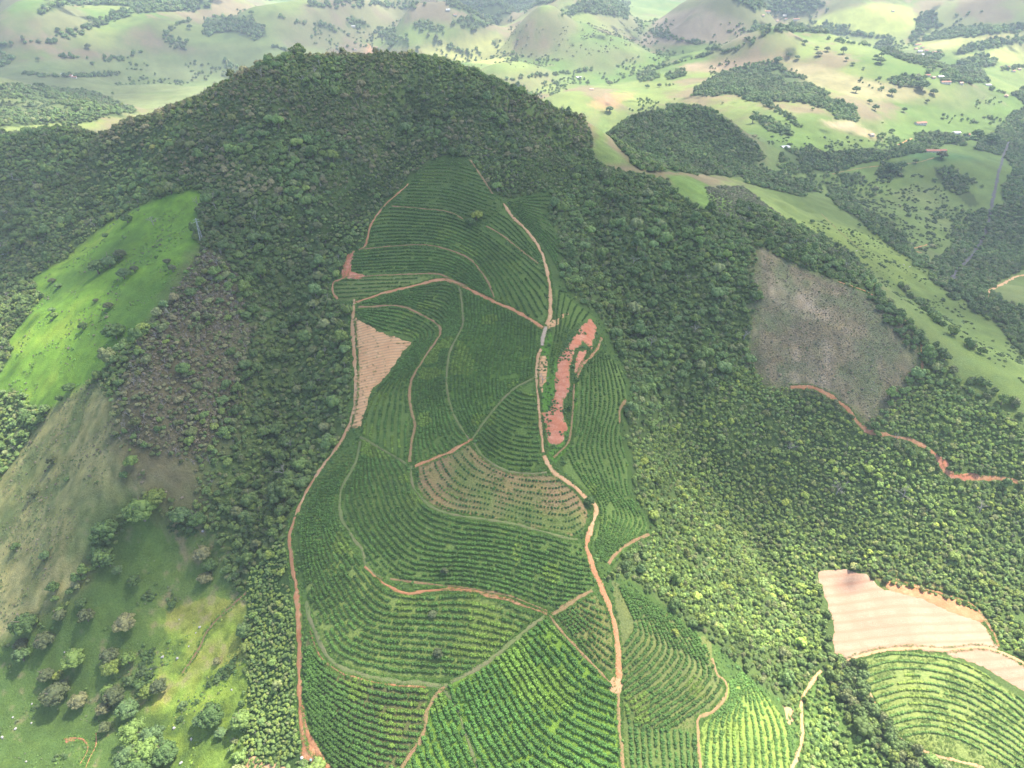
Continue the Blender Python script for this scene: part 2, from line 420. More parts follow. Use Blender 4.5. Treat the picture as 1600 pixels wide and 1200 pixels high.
def crestb(px, py, z, s):
    p = at_z(px, py, z); d = p[:2] / np.linalg.norm(p[:2]); return p[:2] + d * s
_op = lambda pts, st: ground_at(*densify(pts, st).T)[0][:, :2]
_mas = [crestb(-150,225,200,60),crestb(0,215,208,70),crestb(100,200,228,70),crestb(200,190,247,70),crestb(260,172,261,70),crestb(320,150,275,80),crestb(380,120,290,80),crestb(440,92,299,90),crestb(520,86,301,90),crestb(600,90,299,90),crestb(720,98,290,90),crestb(780,128,277,90),crestb(840,155,262,80),crestb(900,180,243,50)]
_r = _op([(925,215),(930,250),(975,268),(1040,280),(1100,325),(1160,345),(1180,375),(1260,410),(1330,437),(1390,482),(1440,550),(1520,612),(1600,672),(1750,760),(1850,1290),(-250,1290),(-250,700),(-250,300)], 40)
MASSIF = np.array([*_mas, *_r])
# woods outside the massif
WOODS = [
 [(1080,150),(1085,140),(1110,125),(1130,115),(1170,100),(1210,97),(1240,115),(1265,128),(1290,145),(1300,155),(1330,165),(1343,180),(1335,190),(1310,188),(1290,170),(1250,160),(1210,158),(1180,160),(1150,148),(1110,150)],
 [(985,182),(1020,172),(1050,180),(1045,162),(1070,162),(1110,172),(1140,195),(1185,228),(1192,240),(1180,260),(1200,270),(1190,280),(1130,275),(1060,270),(1000,265),(985,250),(965,230),(950,208)],
 [(1225,235),(1260,232),(1300,240),(1360,235),(1430,225),(1470,228),(1450,238),(1400,246),(1350,254),(1300,270),(1240,272),(1210,260)],
 [(1430,210),(1460,205),(1500,215),(1505,225),(1460,228),(1425,222)],
 [(1680,150),(1600,165),(1575,180),(1560,200),(1535,215),(1520,232),(1570,245),(1582,270),(1560,300),(1575,320),(1540,330),(1520,350),(1490,370),(1480,395),(1450,420),(1455,440),(1500,465),(1550,500),(1600,560),(1680,600),(1680,470),(1600,480),(1560,475),(1540,450),(1600,420),(1680,400)],
 [(1290,290),(1310,290),(1340,320),(1390,350),(1420,385),(1440,410),(1425,415),(1395,385),(1340,345),(1300,315)],
 [(1150,315),(1180,325),(1250,355),(1330,398),(1350,430),(1400,478),(1445,530),(1480,572),(1470,580),(1430,540),(1370,462),(1320,436),(1260,408),(1200,392),(1160,360)],
 [(1190,265),(1225,270),(1245,290),(1270,285),(1280,300),(1240,305),(1200,295),(1160,285)],
 [(1380,250),(1400,262),(1412,275),(1395,280),(1375,278)],[(1310,270),(1345,270),(1350,285),(1320,290)],[(1460,262),(1485,260),(1510,290),(1530,320),(1515,325),(1490,300),(1465,285)],
 [(320,30),(345,25),(370,30),(400,35),(413,52),(400,60),(370,50),(345,52),(325,57),(320,48)],
 [(55,18),(90,5),(100,-15),(330,-15),(330,15),(260,18),(215,22),(205,10),(150,8),(110,8),(60,24)],
 [(172,22),(210,15),(205,28),(180,30)],[(255,12),(305,8),(308,18),(260,18)],
 [(-60,135),(0,135),(90,138),(140,145),(190,160),(212,172),(190,182),(120,180),(100,165),(60,158),(0,152),(-60,150)],
 [(540,40),(548,24),(560,30),(582,40),(575,43),(560,43)],[(490,38),(500,33),(520,42),(545,48),(510,48)],[(400,38),(415,45),(415,58),(400,62)],
 [(735,48),(700,35),(740,25),(700,10),(740,-15),(900,-15),(860,5),(800,20),(780,36)],[(590,50),(615,45),(610,55),(590,60)],
 [(870,28),(900,5),(925,0),(985,5),(980,30),(950,25),(920,20)],
 [(1120,-10),(1190,-10),(1260,-8),(1290,8),(1265,22),(1225,25),(1195,14),(1180,20),(1165,8)],[(1175,32),(1205,45),(1260,40),(1300,48),(1380,55),(1400,62),(1350,58),(1280,52),(1230,50),(1190,45)],
 [(1285,36),(1330,42),(1330,50),(1280,47)],
 [(1428,32),(1450,15),(1465,20),(1467,40),(1445,50),(1430,65),(1418,60),(1432,45)],[(1470,48),(1500,45),(1600,41),(1600,50),(1520,58),(1470,62),(1440,66),(1455,55)],[(1488,82),(1520,68),(1600,57),(1680,50),(1680,56),(1600,66),(1540,78),(1492,86)],
 [(1500,95),(1530,88),(1560,95),(1555,105),(1520,108),(1495,100)],[(1468,126),(1480,105),(1530,110),(1545,130),(1500,132)],[(1385,122),(1420,117),(1450,125),(1440,138),(1400,138)],
 [(1366,70),(1385,76),(1420,90),(1475,102),(1470,108),(1420,98),(1378,82)],[(1440,85),(1475,82),(1470,92),(1445,95)],[(1450,101),(1470,102),(1468,112),(1450,114)],[(1370,66),(1395,62),(1392,72),(1372,72)],
 [(992,118),(1010,111),(1023,115),(1022,126),(1000,124)],[(1180,35),(1215,50),(1190,58),(1175,50)],[(1158,62),(1172,58),(1178,70),(1162,70)],[(1040,118),(1062,108),(1075,112),(1060,122),(1045,124)],
 [(-60,95),(60,60),(20,70),(-60,72)],[(170,178),(-60,170),(-60,215),(0,200),(60,195),(150,190)],
 [(1180,175),(1215,195),(1235,200),(1240,212),(1205,205),(1178,188)],
 [(640,45),(700,50),(690,40),(660,30)],[(1585,150),(1600,140),(1680,135),(1680,165),(1600,165)],
]
# lines of trees and hedges: points, width in metres, spacing
HEDGES = [([(95,90),(133,91)],14),([(40,115),(60,120),(120,120),(190,116)],22),([(160,95),(190,92),(222,82)],14),([(260,55),(275,70),(290,72)],40),([(95,60),(140,45),(190,25)],25),([(30,60),(70,68),(90,64)],14),([(430,25),(460,35),(495,40)],10),([(480,8),(560,5),(660,12)],25),
 ([(810,122),(860,118),(905,112),(932,108)],10),([(858,125),(875,135),(885,134)],8),([(1005,46),(1050,60),(1090,68)],22),([(1020,110),(1060,98),(1120,82)],14),([(1000,128),(1030,120)],20),([(1105,78),(1140,80),(1160,74)],14),([(640,75),(640,62),(600,58)],20),
 ([(740,85),(700,72),(650,45)],12),([(1500,213),(1545,222),(1570,212)],25),([(1290,60),(1330,70),(1370,72)],10),([(1180,150),(1210,170),(1235,185),(1250,200)],14),([(0,90),(15,95),(0,105)],30),([(470,95),(440,76),(430,75)],14),([(250,62),(275,40),(300,32)],10),([(345,95),(360,104),(370,110)],16),([(770,130),(800,125),(830,150)],14),
 ([(1560,110),(1600,104)],12),([(1545,140),(1585,150)],12),([(1430,400),(1460,420),(1500,470)],16),([(1370,462),(1450,545),(1600,655)],9),([(1400,440),(1480,520),(1560,570)],7),([(1480,260),(1500,275),(1530,290)],12),([(1150,262),(1200,272),(1260,285)],14)]

RHULL = [(1275,890),(1355,895),(1385,915),(1420,918),(1470,932),(1530,958),(1562,1010),(1680,1070),(1680,1290),(1470,1200),(1410,1150),(1380,1118),(1352,1055),(1325,1030),(1302,1020)]
W = {k: wpoly(v) for k, v in dict(PLANT=PLANT, PASTURE_L=PASTURE_L, SLOPE_L=SLOPE_L, BARE_L=BARE_L, DARKPAST_L=DARKPAST_L, YEL_L=YEL_L, BURN_L=BURN_L, STRIP_L=STRIP_L, CLEAR_R=CLEAR_R, FIELD_R=FIELD_R, BARE_R=BARE_R, GLADE_R=GLADE_R, SPUR_GRASS=SPUR_GRASS, SADDLE=SADDLE, RHULL=RHULL, SCRUB_TOP=SCRUB_TOP).items()}
WW = [wpoly(v, 10) for v in WOODS]

# coffee fields: outline, upper guide row, lower guide row, row spacing (photo px), plant spacing (m), plant size, ground colour, kind
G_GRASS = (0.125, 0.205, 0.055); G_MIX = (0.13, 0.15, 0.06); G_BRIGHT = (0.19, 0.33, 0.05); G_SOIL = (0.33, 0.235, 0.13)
FIELDS = {
 'top': ([(640,288),(655,270),(672,256),(690,252),(712,262),(730,258),(755,275),(772,303),(785,325),(760,347),(735,340),(710,332),(660,324),(610,320)], [(640,245),(700,240),(750,250)], [(600,322),(660,326),(710,333),(770,355)], 5.2, 1.5, .85, (0.095, 0.16, 0.045)),
 'upper': ([(610,326),(660,328),(710,336),(735,350),(760,362),(800,390),(845,418),(856,440),(858,470),(856,500),(840,505),(790,480),(775,465),(762,440),(740,408),(715,393),(680,383),(620,381),(578,384),(580,350),(592,335)], [(575,330),(610,324),(660,328),(710,334),(760,358),(800,386),(850,425),(880,460)], [(565,388),(640,383),(700,390),(740,412),(762,445),(775,480),(785,510)], 5.4, 1.4, .95, G_GRASS),
 'upper_right': ([(762,348),(790,322),(808,345),(828,370),(842,395),(848,412),(800,380)], [(775,330),(800,345),(830,380),(850,410)], [(755,350),(800,384),(845,418)], 5.2, 1.4, .9, G_GRASS),
 'middle_band': ([(545,400),(575,388),(640,387),(700,392),(738,412),(758,440),(775,472),(800,482),(838,505),(790,478),(730,447),(700,434),(650,428),(590,431),(540,431)], [(545,392),(640,386),(700,392),(740,412),(765,450),(780,490)], [(530,434),(600,432),(680,430),(710,440),(740,455),(770,475)], 5.2, 1.4, .95, G_GRASS),
 'thin_wedge': ([(522,440),(560,433),(650,430),(690,434),(650,444),(600,455),(552,470),(525,470)], [(515,436),(600,434),(690,432)], [(525,475),(600,470),(690,462)], 5.6, 1.5, .8, (0.16,0.22,0.07)),
 'curved_band': ([(560,474),(640,452),(700,443),(716,452),(720,480),(719,510),(702,545),(694,590),(700,630),(714,662),(733,686),(690,708),(648,722),(646,700),(651,660),(645,640),(643,600),(655,575),(690,530),(690,512),(655,487),(620,476)], [(560,462),(640,448),(700,438),(718,455),(722,500),(705,545),(697,590),(703,630),(720,670),(745,690)], [(555,482),(620,479),(655,490),(684,508),(688,525),(655,575),(641,602),(642,640),(648,665),(640,700),(638,740)], 6.0, 1.3, .95, G_GRASS),
 'inner_loop': ([(556,484),(620,481),(650,490),(680,510),(683,523),(648,573),(636,605),(638,650),(636,722),(600,702),(566,680),(570,645),(584,615),(608,590),(640,545),(645,534),(600,520),(562,497)], [(556,481),(620,480),(652,490),(682,508),(686,525),(650,573),(638,605),(640,650),(638,730)], [(553,497),(600,517),(646,531),(630,560),(606,590),(582,618),(567,650),(564,680),(560,700)], 6.2, 1.3, .95, G_GRASS),
 'big_middle': ([(724,452),(760,468),(842,514),(836,582),(798,606),(766,640),(738,683),(720,660),(708,630),(702,590),(710,545),(726,510),(726,480)], [(722,440),(726,500),(710,545),(702,590),(706,630),(722,665),(745,700)], [(845,505),(843,545),(840,590),(842,640),(850,680)], 5.6, 1.35, 1.0, (0.12,0.22,0.05)),
 'arc_wedge': ([(838,588),(843,640),(848,700),(848,712),(830,736),(792,730),(758,712),(744,690),(772,642),(802,612)], [(780,588),(812,610),(850,618)], [(735,690),(755,715),(792,734),(835,738),(870,735)], 7.0, 1.35, .95, (0.13,0.215,0.055)),
 'young_soil': ([(652,727),(690,714),(733,696),(750,714),(790,737),(850,742),(872,748),(903,776),(916,800),(912,828),(895,836),(860,828),(800,815),(740,803),(690,796),(665,783),(652,760)], [(722,685),(752,718),(800,742),(850,748),(890,742)], [(645,722),(655,765),(690,797),(760,810),(840,832),(890,842),(925,822)], 9.0, 1.9, .72, G_SOIL),
 'central': ([(567,684),(600,707),(640,730),(645,745),(652,772),(690,802),(800,822),(880,842),(908,850),(922,885),(928,918),(898,935),(868,950),(840,945),(800,930),(730,915),(680,910),(640,913),(606,902),(582,885),(572,860),(550,830),(538,805),(536,780),(548,745),(563,715)], [(590,670),(642,730),(652,770),(690,804),(800,824),(880,844),(930,860)], [(556,700),(532,780),(540,820),(568,862),(604,905),(640,915),(730,916),(800,935),(850,953),(890,955)], 8.3, 1.4, 1.0, (0.135,0.21,0.06)),
 'lower_left': ([(548,722),(532,755),(520,790),(528,830),(558,865),(566,890),(600,920),(640,932),(700,928),(740,932),(800,948),(838,962),(815,983),(775,1020),(735,1046),(698,1058),(610,1056),(560,1044),(525,1025),(505,1000),(490,960),(480,920),(470,880),(466,830),(480,790),(510,745),(530,728)], [(552,705),(526,780),(530,825),(562,872),(598,915),(640,930),(740,928),(800,944),(860,965)], [(470,790),(463,850),(474,920),(492,980),(525,1035),(600,1060),(690,1066),(770,1062)], 9.8, 1.55, 1.05, (0.19,0.26,0.075)),
 'bottom_left': ([(482,990),(498,1022),(530,1046),(590,1066),(670,1076),(665,1110),(655,1150),(638,1180),(622,1215),(600,1290),(540,1290),(505,1180),(485,1130),(476,1080),(477,1020)], [(475,990),(500,1025),(545,1052),(600,1068),(690,1078)], [(470,1150),(530,1220),(600,1260),(680,1270)], 10.0, 1.4, 1.1, (0.155,0.165,0.07)),
 'bottom_middle': ([(848,968),(880,995),(918,1035),(950,1068),(964,1090),(966,1200),(968,1290),(610,1290),(640,1210),(660,1165),(675,1110),(686,1080),(720,1060),(790,1022),(820,993)], [(850,950),(895,990),(935,1030),(985,1050),(1030,1060)], [(650,1060),(668,1100),(700,1180),(760,1280),(900,1380)], 11.5, 1.45, 1.25, G_BRIGHT),
 'bottom_wedge': ([(672,1100),(690,1150),(712,1200),(765,1290),(600,1290),(622,1212),(652,1168)], [(677,1090),(700,1165),(730,1225),(790,1320)], [(595,1120),(618,1200),(650,1270),(700,1350)], 11.5, 1.45, 1.15, G_BRIGHT),
 'triangle': ([(930,930),(950,958),(958,1000),(960,1055),(925,1028),(893,992),(870,965),(895,943)], [(895,925),(930,935),(965,940)], [(868,965),(915,1030),(955,1075),(985,1090)], 9.6, 1.6, .95, (0.22,0.235,0.085)),
 'right_spur': ([(915,570),(942,548),(974,580),(980,622),(966,645),(968,680),(982,725),(982,775),(1008,812),(1012,828),(985,848),(950,882),(935,872),(928,840),(938,800),(930,778),(905,757),(880,735),(898,690),(905,650),(903,600)], [(915,545),(900,600),(898,660),(882,700),(905,745),(930,780),(938,815),(925,870)], [(955,540),(985,620),(972,680),(987,740),(992,777),(1016,815),(1010,838),(950,890)], 6.6, 1.35, .95, (0.15,0.235,0.065)),
 'lower_right': ([(956,905),(975,920),(1010,935),(1045,960),(1080,985),(1110,1000),(1112,1030),(1125,1060),(1132,1080),(1108,1108),(1088,1120),(1085,1140),(1000,1140),(972,1080),(968,1000)], [(970,925),(988,975),(978,1000),(955,1030)], [(1010,925),(1075,975),(1115,1030),(1130,1070),(1090,1115),(1000,1170)], 8.6, 1.35, 1.0, (0.17,0.205,0.075)),
 'bottom_right': ([(973,1090),(1000,1142),(1084,1142),(1090,1200),(1095,1290),(975,1290)], [(972,1080),(980,1150),(985,1290)], [(1088,1080),(1090,1150),(1096,1290)], 9.5, 1.4, 1.05, (0.14,0.20,0.06)),
 'sunlit_nose': ([(1138,1070),(1160,1050),(1205,1095),(1232,1135),(1240,1200),(1240,1290),(1100,1290),(1094,1200),(1092,1145),(1110,1118),(1135,1095)], [(1140,1060),(1138,1095),(1105,1130),(1098,1200),(1100,1290)], [(1165,1045),(1212,1095),(1235,1140),(1242,1200),(1245,1290)], 10.5, 1.4, .95, (0.27,0.37,0.09)),  # ground colour brightened, sunlight painted in
 'north_block': ([(792,318),(830,305),(862,302),(852,338),(868,368),(874,420),(868,470),(862,440),(852,400),(835,368),(812,340)], [(795,305),(840,300),(890,290)], [(810,345),(850,385),(880,440)], 5.2, 1.4, .9, (0.085, 0.145, 0.042)),
 'dug_edge': ([(866,500),(870,450),(900,475),(935,500),(900,505),(885,530),(865,565),(858,600),(858,560)], [(870,440),(868,500),(860,560)], [(935,480),(905,520),(880,590)], 6.5, 1.6, .8, (0.12,0.2,0.05)),
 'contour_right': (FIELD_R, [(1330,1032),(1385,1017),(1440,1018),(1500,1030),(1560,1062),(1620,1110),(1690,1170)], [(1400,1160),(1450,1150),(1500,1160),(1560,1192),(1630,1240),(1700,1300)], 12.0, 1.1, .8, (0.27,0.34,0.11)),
}
def lerp_rows(A, B, n, m=90):
    def rs(L):
        L = np.asarray(L, float)
        L = smooth_line(L, max(2.0, np.linalg.norm(np.diff(L, axis=0), axis=1).sum() / 150))
        a = L[0] + (L[0] - L[3]) / 3 * 6; b = L[-1] + (L[-1] - L[-4]) / 3 * 6
        L = np.vstack([a, L, b])
        s = np.concatenate([[0], np.cumsum(np.linalg.norm(np.diff(L, axis=0), axis=1))])
        q = np.linspace(0, s[-1], m)
        return np.stack([np.interp(q, s, L[:, 0]), np.interp(q, s, L[:, 1])], -1)
    a = rs(A); b = rs(B)
    return [a + (b - a) * t for t in (np.arange(n) + 0.5) / n], a, b

# ------------------------------------------------------------------ the ground sheet
FW = {k: wpoly(v[0], 16) for k, v in FIELDS.items()}
gx, gy = GX.ravel(), GY.ravel(); gr = np.sqrt(gx**2 + gy**2)
n1 = fbm(gx, gy, 500, 4, 41)[:, None]; n2 = fbm(gx, gy, 90, 4, 51)[:, None]; n3 = fbm(gx, gy, 14, 3, 61)[:, None]
def mixa(a, b, f): return a * (1 - f) + b * f
def ramp(v, lo, hi): return np.clip((v - lo) / (hi - lo), 0, 1)
pale = np.array([0.195, 0.25, 0.085]); green = np.array([0.115, 0.19, 0.055]); dry = np.array([0.22, 0.19, 0.115])
T = mixa(pale, green, ramp(n1 + n2 * .7, -.05, .45)); T = mixa(T, dry, ramp(-n1 * .9 + n2 * 1.0 + n3 * .25, .05, .45))
# steeper faces of the far hills are dry and pinkish
gzx = np.gradient(GZ, axis=1) / (RR * (_th[1] - _th[0])); gzr = np.gradient(GZ, axis=0) / (RR * (_lr[1] - _lr[0]))
slope = np.sqrt(gzx**2 + gzr**2).ravel()[:, None]
T = mixa(T, np.array([0.20, 0.165, 0.12]), ramp(slope + n2 * .15, .25, .6) * (gr > 1100)[:, None] * .55)
in_mas = inpoly(gx, gy, MASSIF)
T[in_mas] = mixa(np.array([0.085, 0.135, 0.045]), np.array([0.115, 0.175, 0.055]), ramp(n2, -.3, .3))[in_mas]
def paint(P, col, amt=1.0, v=0.35, soft=0.0):
    dx = n3[:, 0] * (1.5 + soft * .8); dy = n2[:, 0] * (1.5 + soft)
    if soft:
        near = (gx > P[:, 0].min() - 40) & (gx < P[:, 0].max() + 40) & (gy > P[:, 1].min() - 40) & (gy < P[:, 1].max() + 40)
        m = np.zeros(len(gx)); off = [(0, 0), (1, .3), (-.9, .5), (.2, -1), (-.4, 1), (.7, -.7), (-.7, -.6)]
        for ax, ay in off: m[near] += inpoly(gx[near] + dx[near] + ax * soft, gy[near] + dy[near] + ay * soft, P)
        m /= len(off); s = m > 0; a = (m[s] * amt)[:, None]
    else:
        s = inpoly(gx + dx, gy + dy, P); a = amt
    c = np.array(col) * (1 + n2[s] * v + n3[s] * v * .6)
    T[s] = mixa(T[s], c, a)
    return s & inpoly(gx, gy, P) if soft else s
for p, c, am in [([(1180,170),(1400,190),(1640,150),(1680,640),(1560,590),(1430,470),(1300,345),(1190,290),(1195,230)], (0.12, 0.19, 0.055), .7), ([(1140,285),(1200,292),(1300,345),(1440,400),(1460,440),(1600,560),(1600,640),(1430,480),(1330,395),(1200,350),(1100,330)], (0.17, 0.25, 0.07), .85),
                  ([(1095,290),(1150,290),(1200,340),(1280,370),(1250,385),(1160,350),(1110,325)], (0.15, 0.17, 0.09), .8), ([(1330,440),(1390,484),(1440,552),(1520,614),(1640,700),(1640,590),(1560,555),(1430,465)], (0.155, 0.225, 0.07), .85), ([(-60,98),(200,90),(450,70),(480,110),(330,150),(230,172),(190,160),(90,138),(-60,135)], (0.15, 0.205, 0.08), .75)]: paint(wpoly(p, 20), c, am, soft=10)
WW_base = wpoly([(-60,135),(90,136),(190,158),(215,172),(190,184),(0,176),(-60,176)], 20); paint(WW_base, (0.11, 0.15, 0.06), .9, soft=8)
for p in WW: paint(p, (0.08, 0.12, 0.045))
g = (0.18, 0.34, 0.045)
s = paint(W['PASTURE_L'], g, soft=2.5); T[s] = mixa(T[s], np.array([0.30, 0.36, 0.06]), ramp(n2[s] + n3[s] * .4, 0.05, .6) * .6)
T[s] = mixa(T[s], np.array([0.08, 0.17, 0.035]), ramp(-n2[s] + n3[s] * .5, 0.15, .6) * .7)
s = paint(W['SLOPE_L'], (0.39, 0.37, 0.165), soft=5); T[s] = mixa(T[s], np.array([0.30, 0.225, 0.145]), ramp(n2[s] + n3[s] * .9, 0.1, .6) * .8); T[s] = mixa(T[s], np.array([0.11, 0.17, 0.06]), ramp(-n2[s] + n3[s] * .7, 0.1, .7) * .8)
s = paint(W['DARKPAST_L'], (0.115, 0.195, 0.05), soft=6); T[s] = mixa(T[s], np.array([0.14, 0.20, 0.06]), ramp(n2[s] + n3[s] * .5, 0, .6) * .7)
s = paint(W['YEL_L'], (0.25, 0.36, 0.06), soft=9); T[s] = mixa(T[s], np.array([0.37, 0.39, 0.09]), ramp(n2[s] + n3[s] * .8, 0, .6) * .8); T[s] = mixa(T[s], np.array([0.09, 0.17, 0.04]), ramp(-n2[s] - n3[s] * .6, .1, .7) * .7)
paint(W['BARE_L'], (0.30, 0.255, 0.14), soft=11); paint(W['BURN_L'], (0.15, 0.14, 0.08), soft=12)
paint(W['STRIP_L'], (0.07, 0.125, 0.04))
s = paint(W['CLEAR_R'], (0.225, 0.195, 0.125), soft=6)
stk = fbm(gx * 1.0, gy * .3, 4, 4, 66)[:, None]; T[s] = mixa(T[s], np.array([0.30, 0.25, 0.175]), ramp(stk[s], .0, .5) * .7)
for q in ([(1283,530),(1297,530),(1302,570),(1290,605),(1274,606),(1285,575)], [(1239,540),(1248,540),(1247,602),(1240,602)], [(1264,550),(1270,550),(1272,602),(1266,602)], [(1200,420),(1240,440),(1300,470),(1290,500),(1230,490),(1200,460)]): paint(wpoly(q, 8), (0.38, 0.31, 0.22), .85, soft=2.0)
T[s] = mixa(T[s], np.array([0.13, 0.17, 0.085]), ramp(n2[s] * 1.1 + n3[s] * .7, 0.15, .6) * .75)
paint(W['SCRUB_TOP'], (0.07, 0.12, 0.035)); paint(W['PLANT'], (0.085, 0.15, 0.04)); paint(W['GLADE_R'], (0.13, 0.22, 0.06), soft=3)
paint(W['SPUR_GRASS'], (0.14, 0.225, 0.06), soft=3); paint(W['SADDLE'], (0.17, 0.24, 0.08), soft=4)
for p in [[(845,560),(880,560),(862,640),(868,690),(858,700),(848,640)],[(880,690),(893,655),(900,600),(905,610),(900,660),(890,700),(868,725),(855,712)],[(850,525),(880,515),(872,545),(862,575),(848,555)]]: paint(wpoly(p), (0.12, 0.27, 0.045))
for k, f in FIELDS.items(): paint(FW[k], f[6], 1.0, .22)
s = inpoly(gx, gy, FW['young_soil']); T[s] = mixa(T[s], np.array([0.12, 0.20, 0.055]), ramp(n2[s] + n3[s] * .6, -.25, .4) * .85)
# bare scars and pale grass on the far slopes
for p, c in [([(1283,193),(1310,190),(1348,193),(1345,207),(1322,208),(1300,203)], (0.52,0.40,0.30)), ([(1340,207),(1372,207),(1368,215),(1348,215)], (0.55,0.36,0.27)), ([(925,160),(960,150),(990,143),(985,150),(940,168),(922,172)], (0.50,0.25,0.17)),
             ([(1413,240),(1440,238),(1500,240),(1530,250),(1505,255),(1440,258)], (0.085,0.19,0.07)), ([(575,75),(583,70),(580,85),(575,85)], (0.55,0.28,0.2)), ([(1440,66),(1600,48),(1600,56),(1520,66),(1480,80),(1450,78)], (0.36,0.36,0.15)), ([(1495,92),(1600,68),(1600,98),(1575,100),(1540,90)], (0.36,0.38,0.14)),
             ([(1260,38),(1300,20),(1370,3),(1420,10),(1440,40),(1400,58),(1330,52)], (0.33,0.39,0.11)), ([(1070,100),(1150,90),(1230,85),(1245,95),(1180,100),(1120,112),(1060,115)], (0.29,0.22,0.16)), ([(590,75),(620,40),(680,30),(740,55),(700,62),(640,75)], (0.17,0.25,0.07)),
             ([(990,70),(1030,25),(1090,12),(1150,30),(1190,65),(1100,68)], (0.27,0.22,0.17)), ([(640,80),(780,55),(800,60),(790,100),(740,100)], (0.36,0.38,0.14)), ([(1225,95),(1290,105),(1340,122),(1440,140),(1480,150),(1420,160),(1330,150),(1260,130)], (0.33,0.29,0.17)), ([(1190,345),(1300,345),(1440,400),(1440,470),(1360,420),(1230,350)], (0.21,0.28,0.07)),
             ([(1370,900),(1390,905),(1470,935),(1525,957),(1540,975),(1520,965),(1470,948),(1420,928),(1385,925)], (0.55,0.27,0.18))]:
    paint(wpoly(p, 12), c, .8, soft=14)
farm = (gr > 750) & ~in_mas; nf = fbm(gx[farm], gy[farm], 60, 4, 93)[:, None]; ng = fbm(gx[farm], gy[farm], 22, 3, 94)[:, None]
T[farm] *= 1 + nf * .22 + ng * .12
T[farm] = mixa(T[farm], np.array([0.085, 0.125, 0.05]), ramp(nf + ng * .6 + n1[farm] * .3, .42, .9) * .6)
n4 = fbm(gx, gy, 3.6, 3, 91)[:, None]; n5 = fbm(gx * .6 + gy * .8, gy * .18 - gx * .2, 5, 3, 92)[:, None]
for k in ('PASTURE_L', 'SLOPE_L', 'DARKPAST_L', 'YEL_L', 'BARE_L', 'CLEAR_R', 'SADDLE', 'SPUR_GRASS', 'GLADE_R'):
    s = inpoly(gx, gy, W[k]); amp = .34 if k in ('SLOPE_L', 'CLEAR_R') else .2
    T[s] *= 1 + n4[s] * amp + n5[s] * .14
    if k in ('SLOPE_L', 'DARKPAST_L'): T[s] = mixa(T[s], np.array([0.33, 0.25, 0.165]), ramp(n4[s] + n3[s] * .7 + n2[s] * .5, .45, .9) * .6)
    if k in ('SLOPE_L', 'YEL_L', 'PASTURE_L'): T[s] = mixa(T[s], np.array([0.10, 0.17, 0.05]), ramp(-n4[s] - n3[s] * .8, .35, .9) * .55)
T = np.clip(T, 0.01, 0.8)
idx = np.arange(NT * NR).reshape(NR, NT)
Fq = np.stack([idx[:-1, :-1], idx[:-1, 1:], idx[1:, 1:], idx[1:, :-1]], -1).reshape(-1, 4)
me = mesh_np('ground', np.stack([gx, gy, GZ.ravel()], -1), Fq[:, ::-1], M_GROUND, T, True)
ground = link(bpy.data.objects.new('ground', me)); tag(ground, kind='structure')

# ------------------------------------------------------------------ roads, tracks and lanes
_keep_out = []      # (world polyline, half width)
def ribbon(name, pts, width, mat, off=0.2, rough=0.58, kind='structure'):
    width *= .82
    d = smooth_line(np.array(pts, float), 5.0)
    P, h = ground_at(d[:, 0], d[:, 1])
    P = P[:, :2][h]
    ln = smooth_line(P[::2] if len(P) > 6 else P, 1.6)
    tg = np.gradient(ln, axis=0); tg /= np.linalg.norm(tg, axis=1, keepdims=True) + 1e-9
    nr = np.stack([-tg[:, 1], tg[:, 0]], -1)
    ws = []
    for side in (-1, 1):
        ws.append(width / 2 * (1 + rough * fbm(ln[:, 0] * 1.0, ln[:, 1] * 1.0, 5, 3, 70 + side) * 2))
    V = []
    cols = [-1, -.55, 0, .55, 1]
    for c in cols:
        w = ws[0] if c < 0 else ws[1]
        q = ln + nr * (w * c)[:, None]
        z = H(q[:, 0], q[:, 1]) + (off if abs(c) < 1 else -0.05) - (0.05 if abs(c) == .55 else 0)
        V.append(np.column_stack([q, z]))
    V = np.stack(V, 1); n, m = V.shape[:2]
    ii = np.arange(n * m).reshape(n, m)
    F = np.stack([ii[:-1, :-1], ii[:-1, 1:], ii[1:, 1:], ii[1:, :-1]], -1).reshape(-1, 4)
    me = mesh_np(name, V.reshape(-1, 3), F[:, ::-1], mat, None, True)
    me.attributes.new('edge', 'FLOAT', 'POINT').data.foreach_set('value', np.tile(np.array([1, .4, .34 if 'road' in name else .6, .4, 1], np.float32), n))
    o = link(bpy.data.objects.new(name, me))
    tag(o, kind=kind)
    _keep_out.append((ln, width / 2))
    return o
def patch(name, pts, mat, off=0.16, step=2.5):
    P = wpoly(pts, 5); P = P + np.stack([fbm(P[:, 0], P[:, 1], 5, 4, 81), fbm(P[:, 0], P[:, 1], 5, 4, 82)], -1) * 2.0
    x0, y0 = P.min(0); x1, y1 = P.max(0)
    X, Y = np.meshgrid(np.arange(x0, x1, step), np.arange(y0, y1, step))
    X = X.ravel() + rng.uniform(-.5, .5, X.size); Y = Y.ravel() + rng.uniform(-.5, .5, Y.size)
    s = inpoly(X, Y, P)
    pts2 = [Vector(p) for p in P] + [Vector((a, b)) for a, b in zip(X[s], Y[s])]
    n = len(P)
    v, e, f, *_ = mgeo.delaunay_2d_cdt(pts2, [], [list(range(n))], 1, 1e-4)
    V = np.array([(p.x, p.y) for p in v])
    z = H(V[:, 0], V[:, 1]) + off; z[:n] = z[:n] - off - 0.05
    F = [list(q) for q in f if len(q) == 3]
    me = mesh_np(name, np.column_stack([V, z]), np.array(F), mat, None, True)
    ed = np.zeros(len(V), np.float32); ed[:n] = 1.0
    me.attributes.new('edge', 'FLOAT', 'POINT').data.foreach_set('value', ed)
    o = link(bpy.data.objects.new(name, me))
    tag(o, kind='structure'); return P
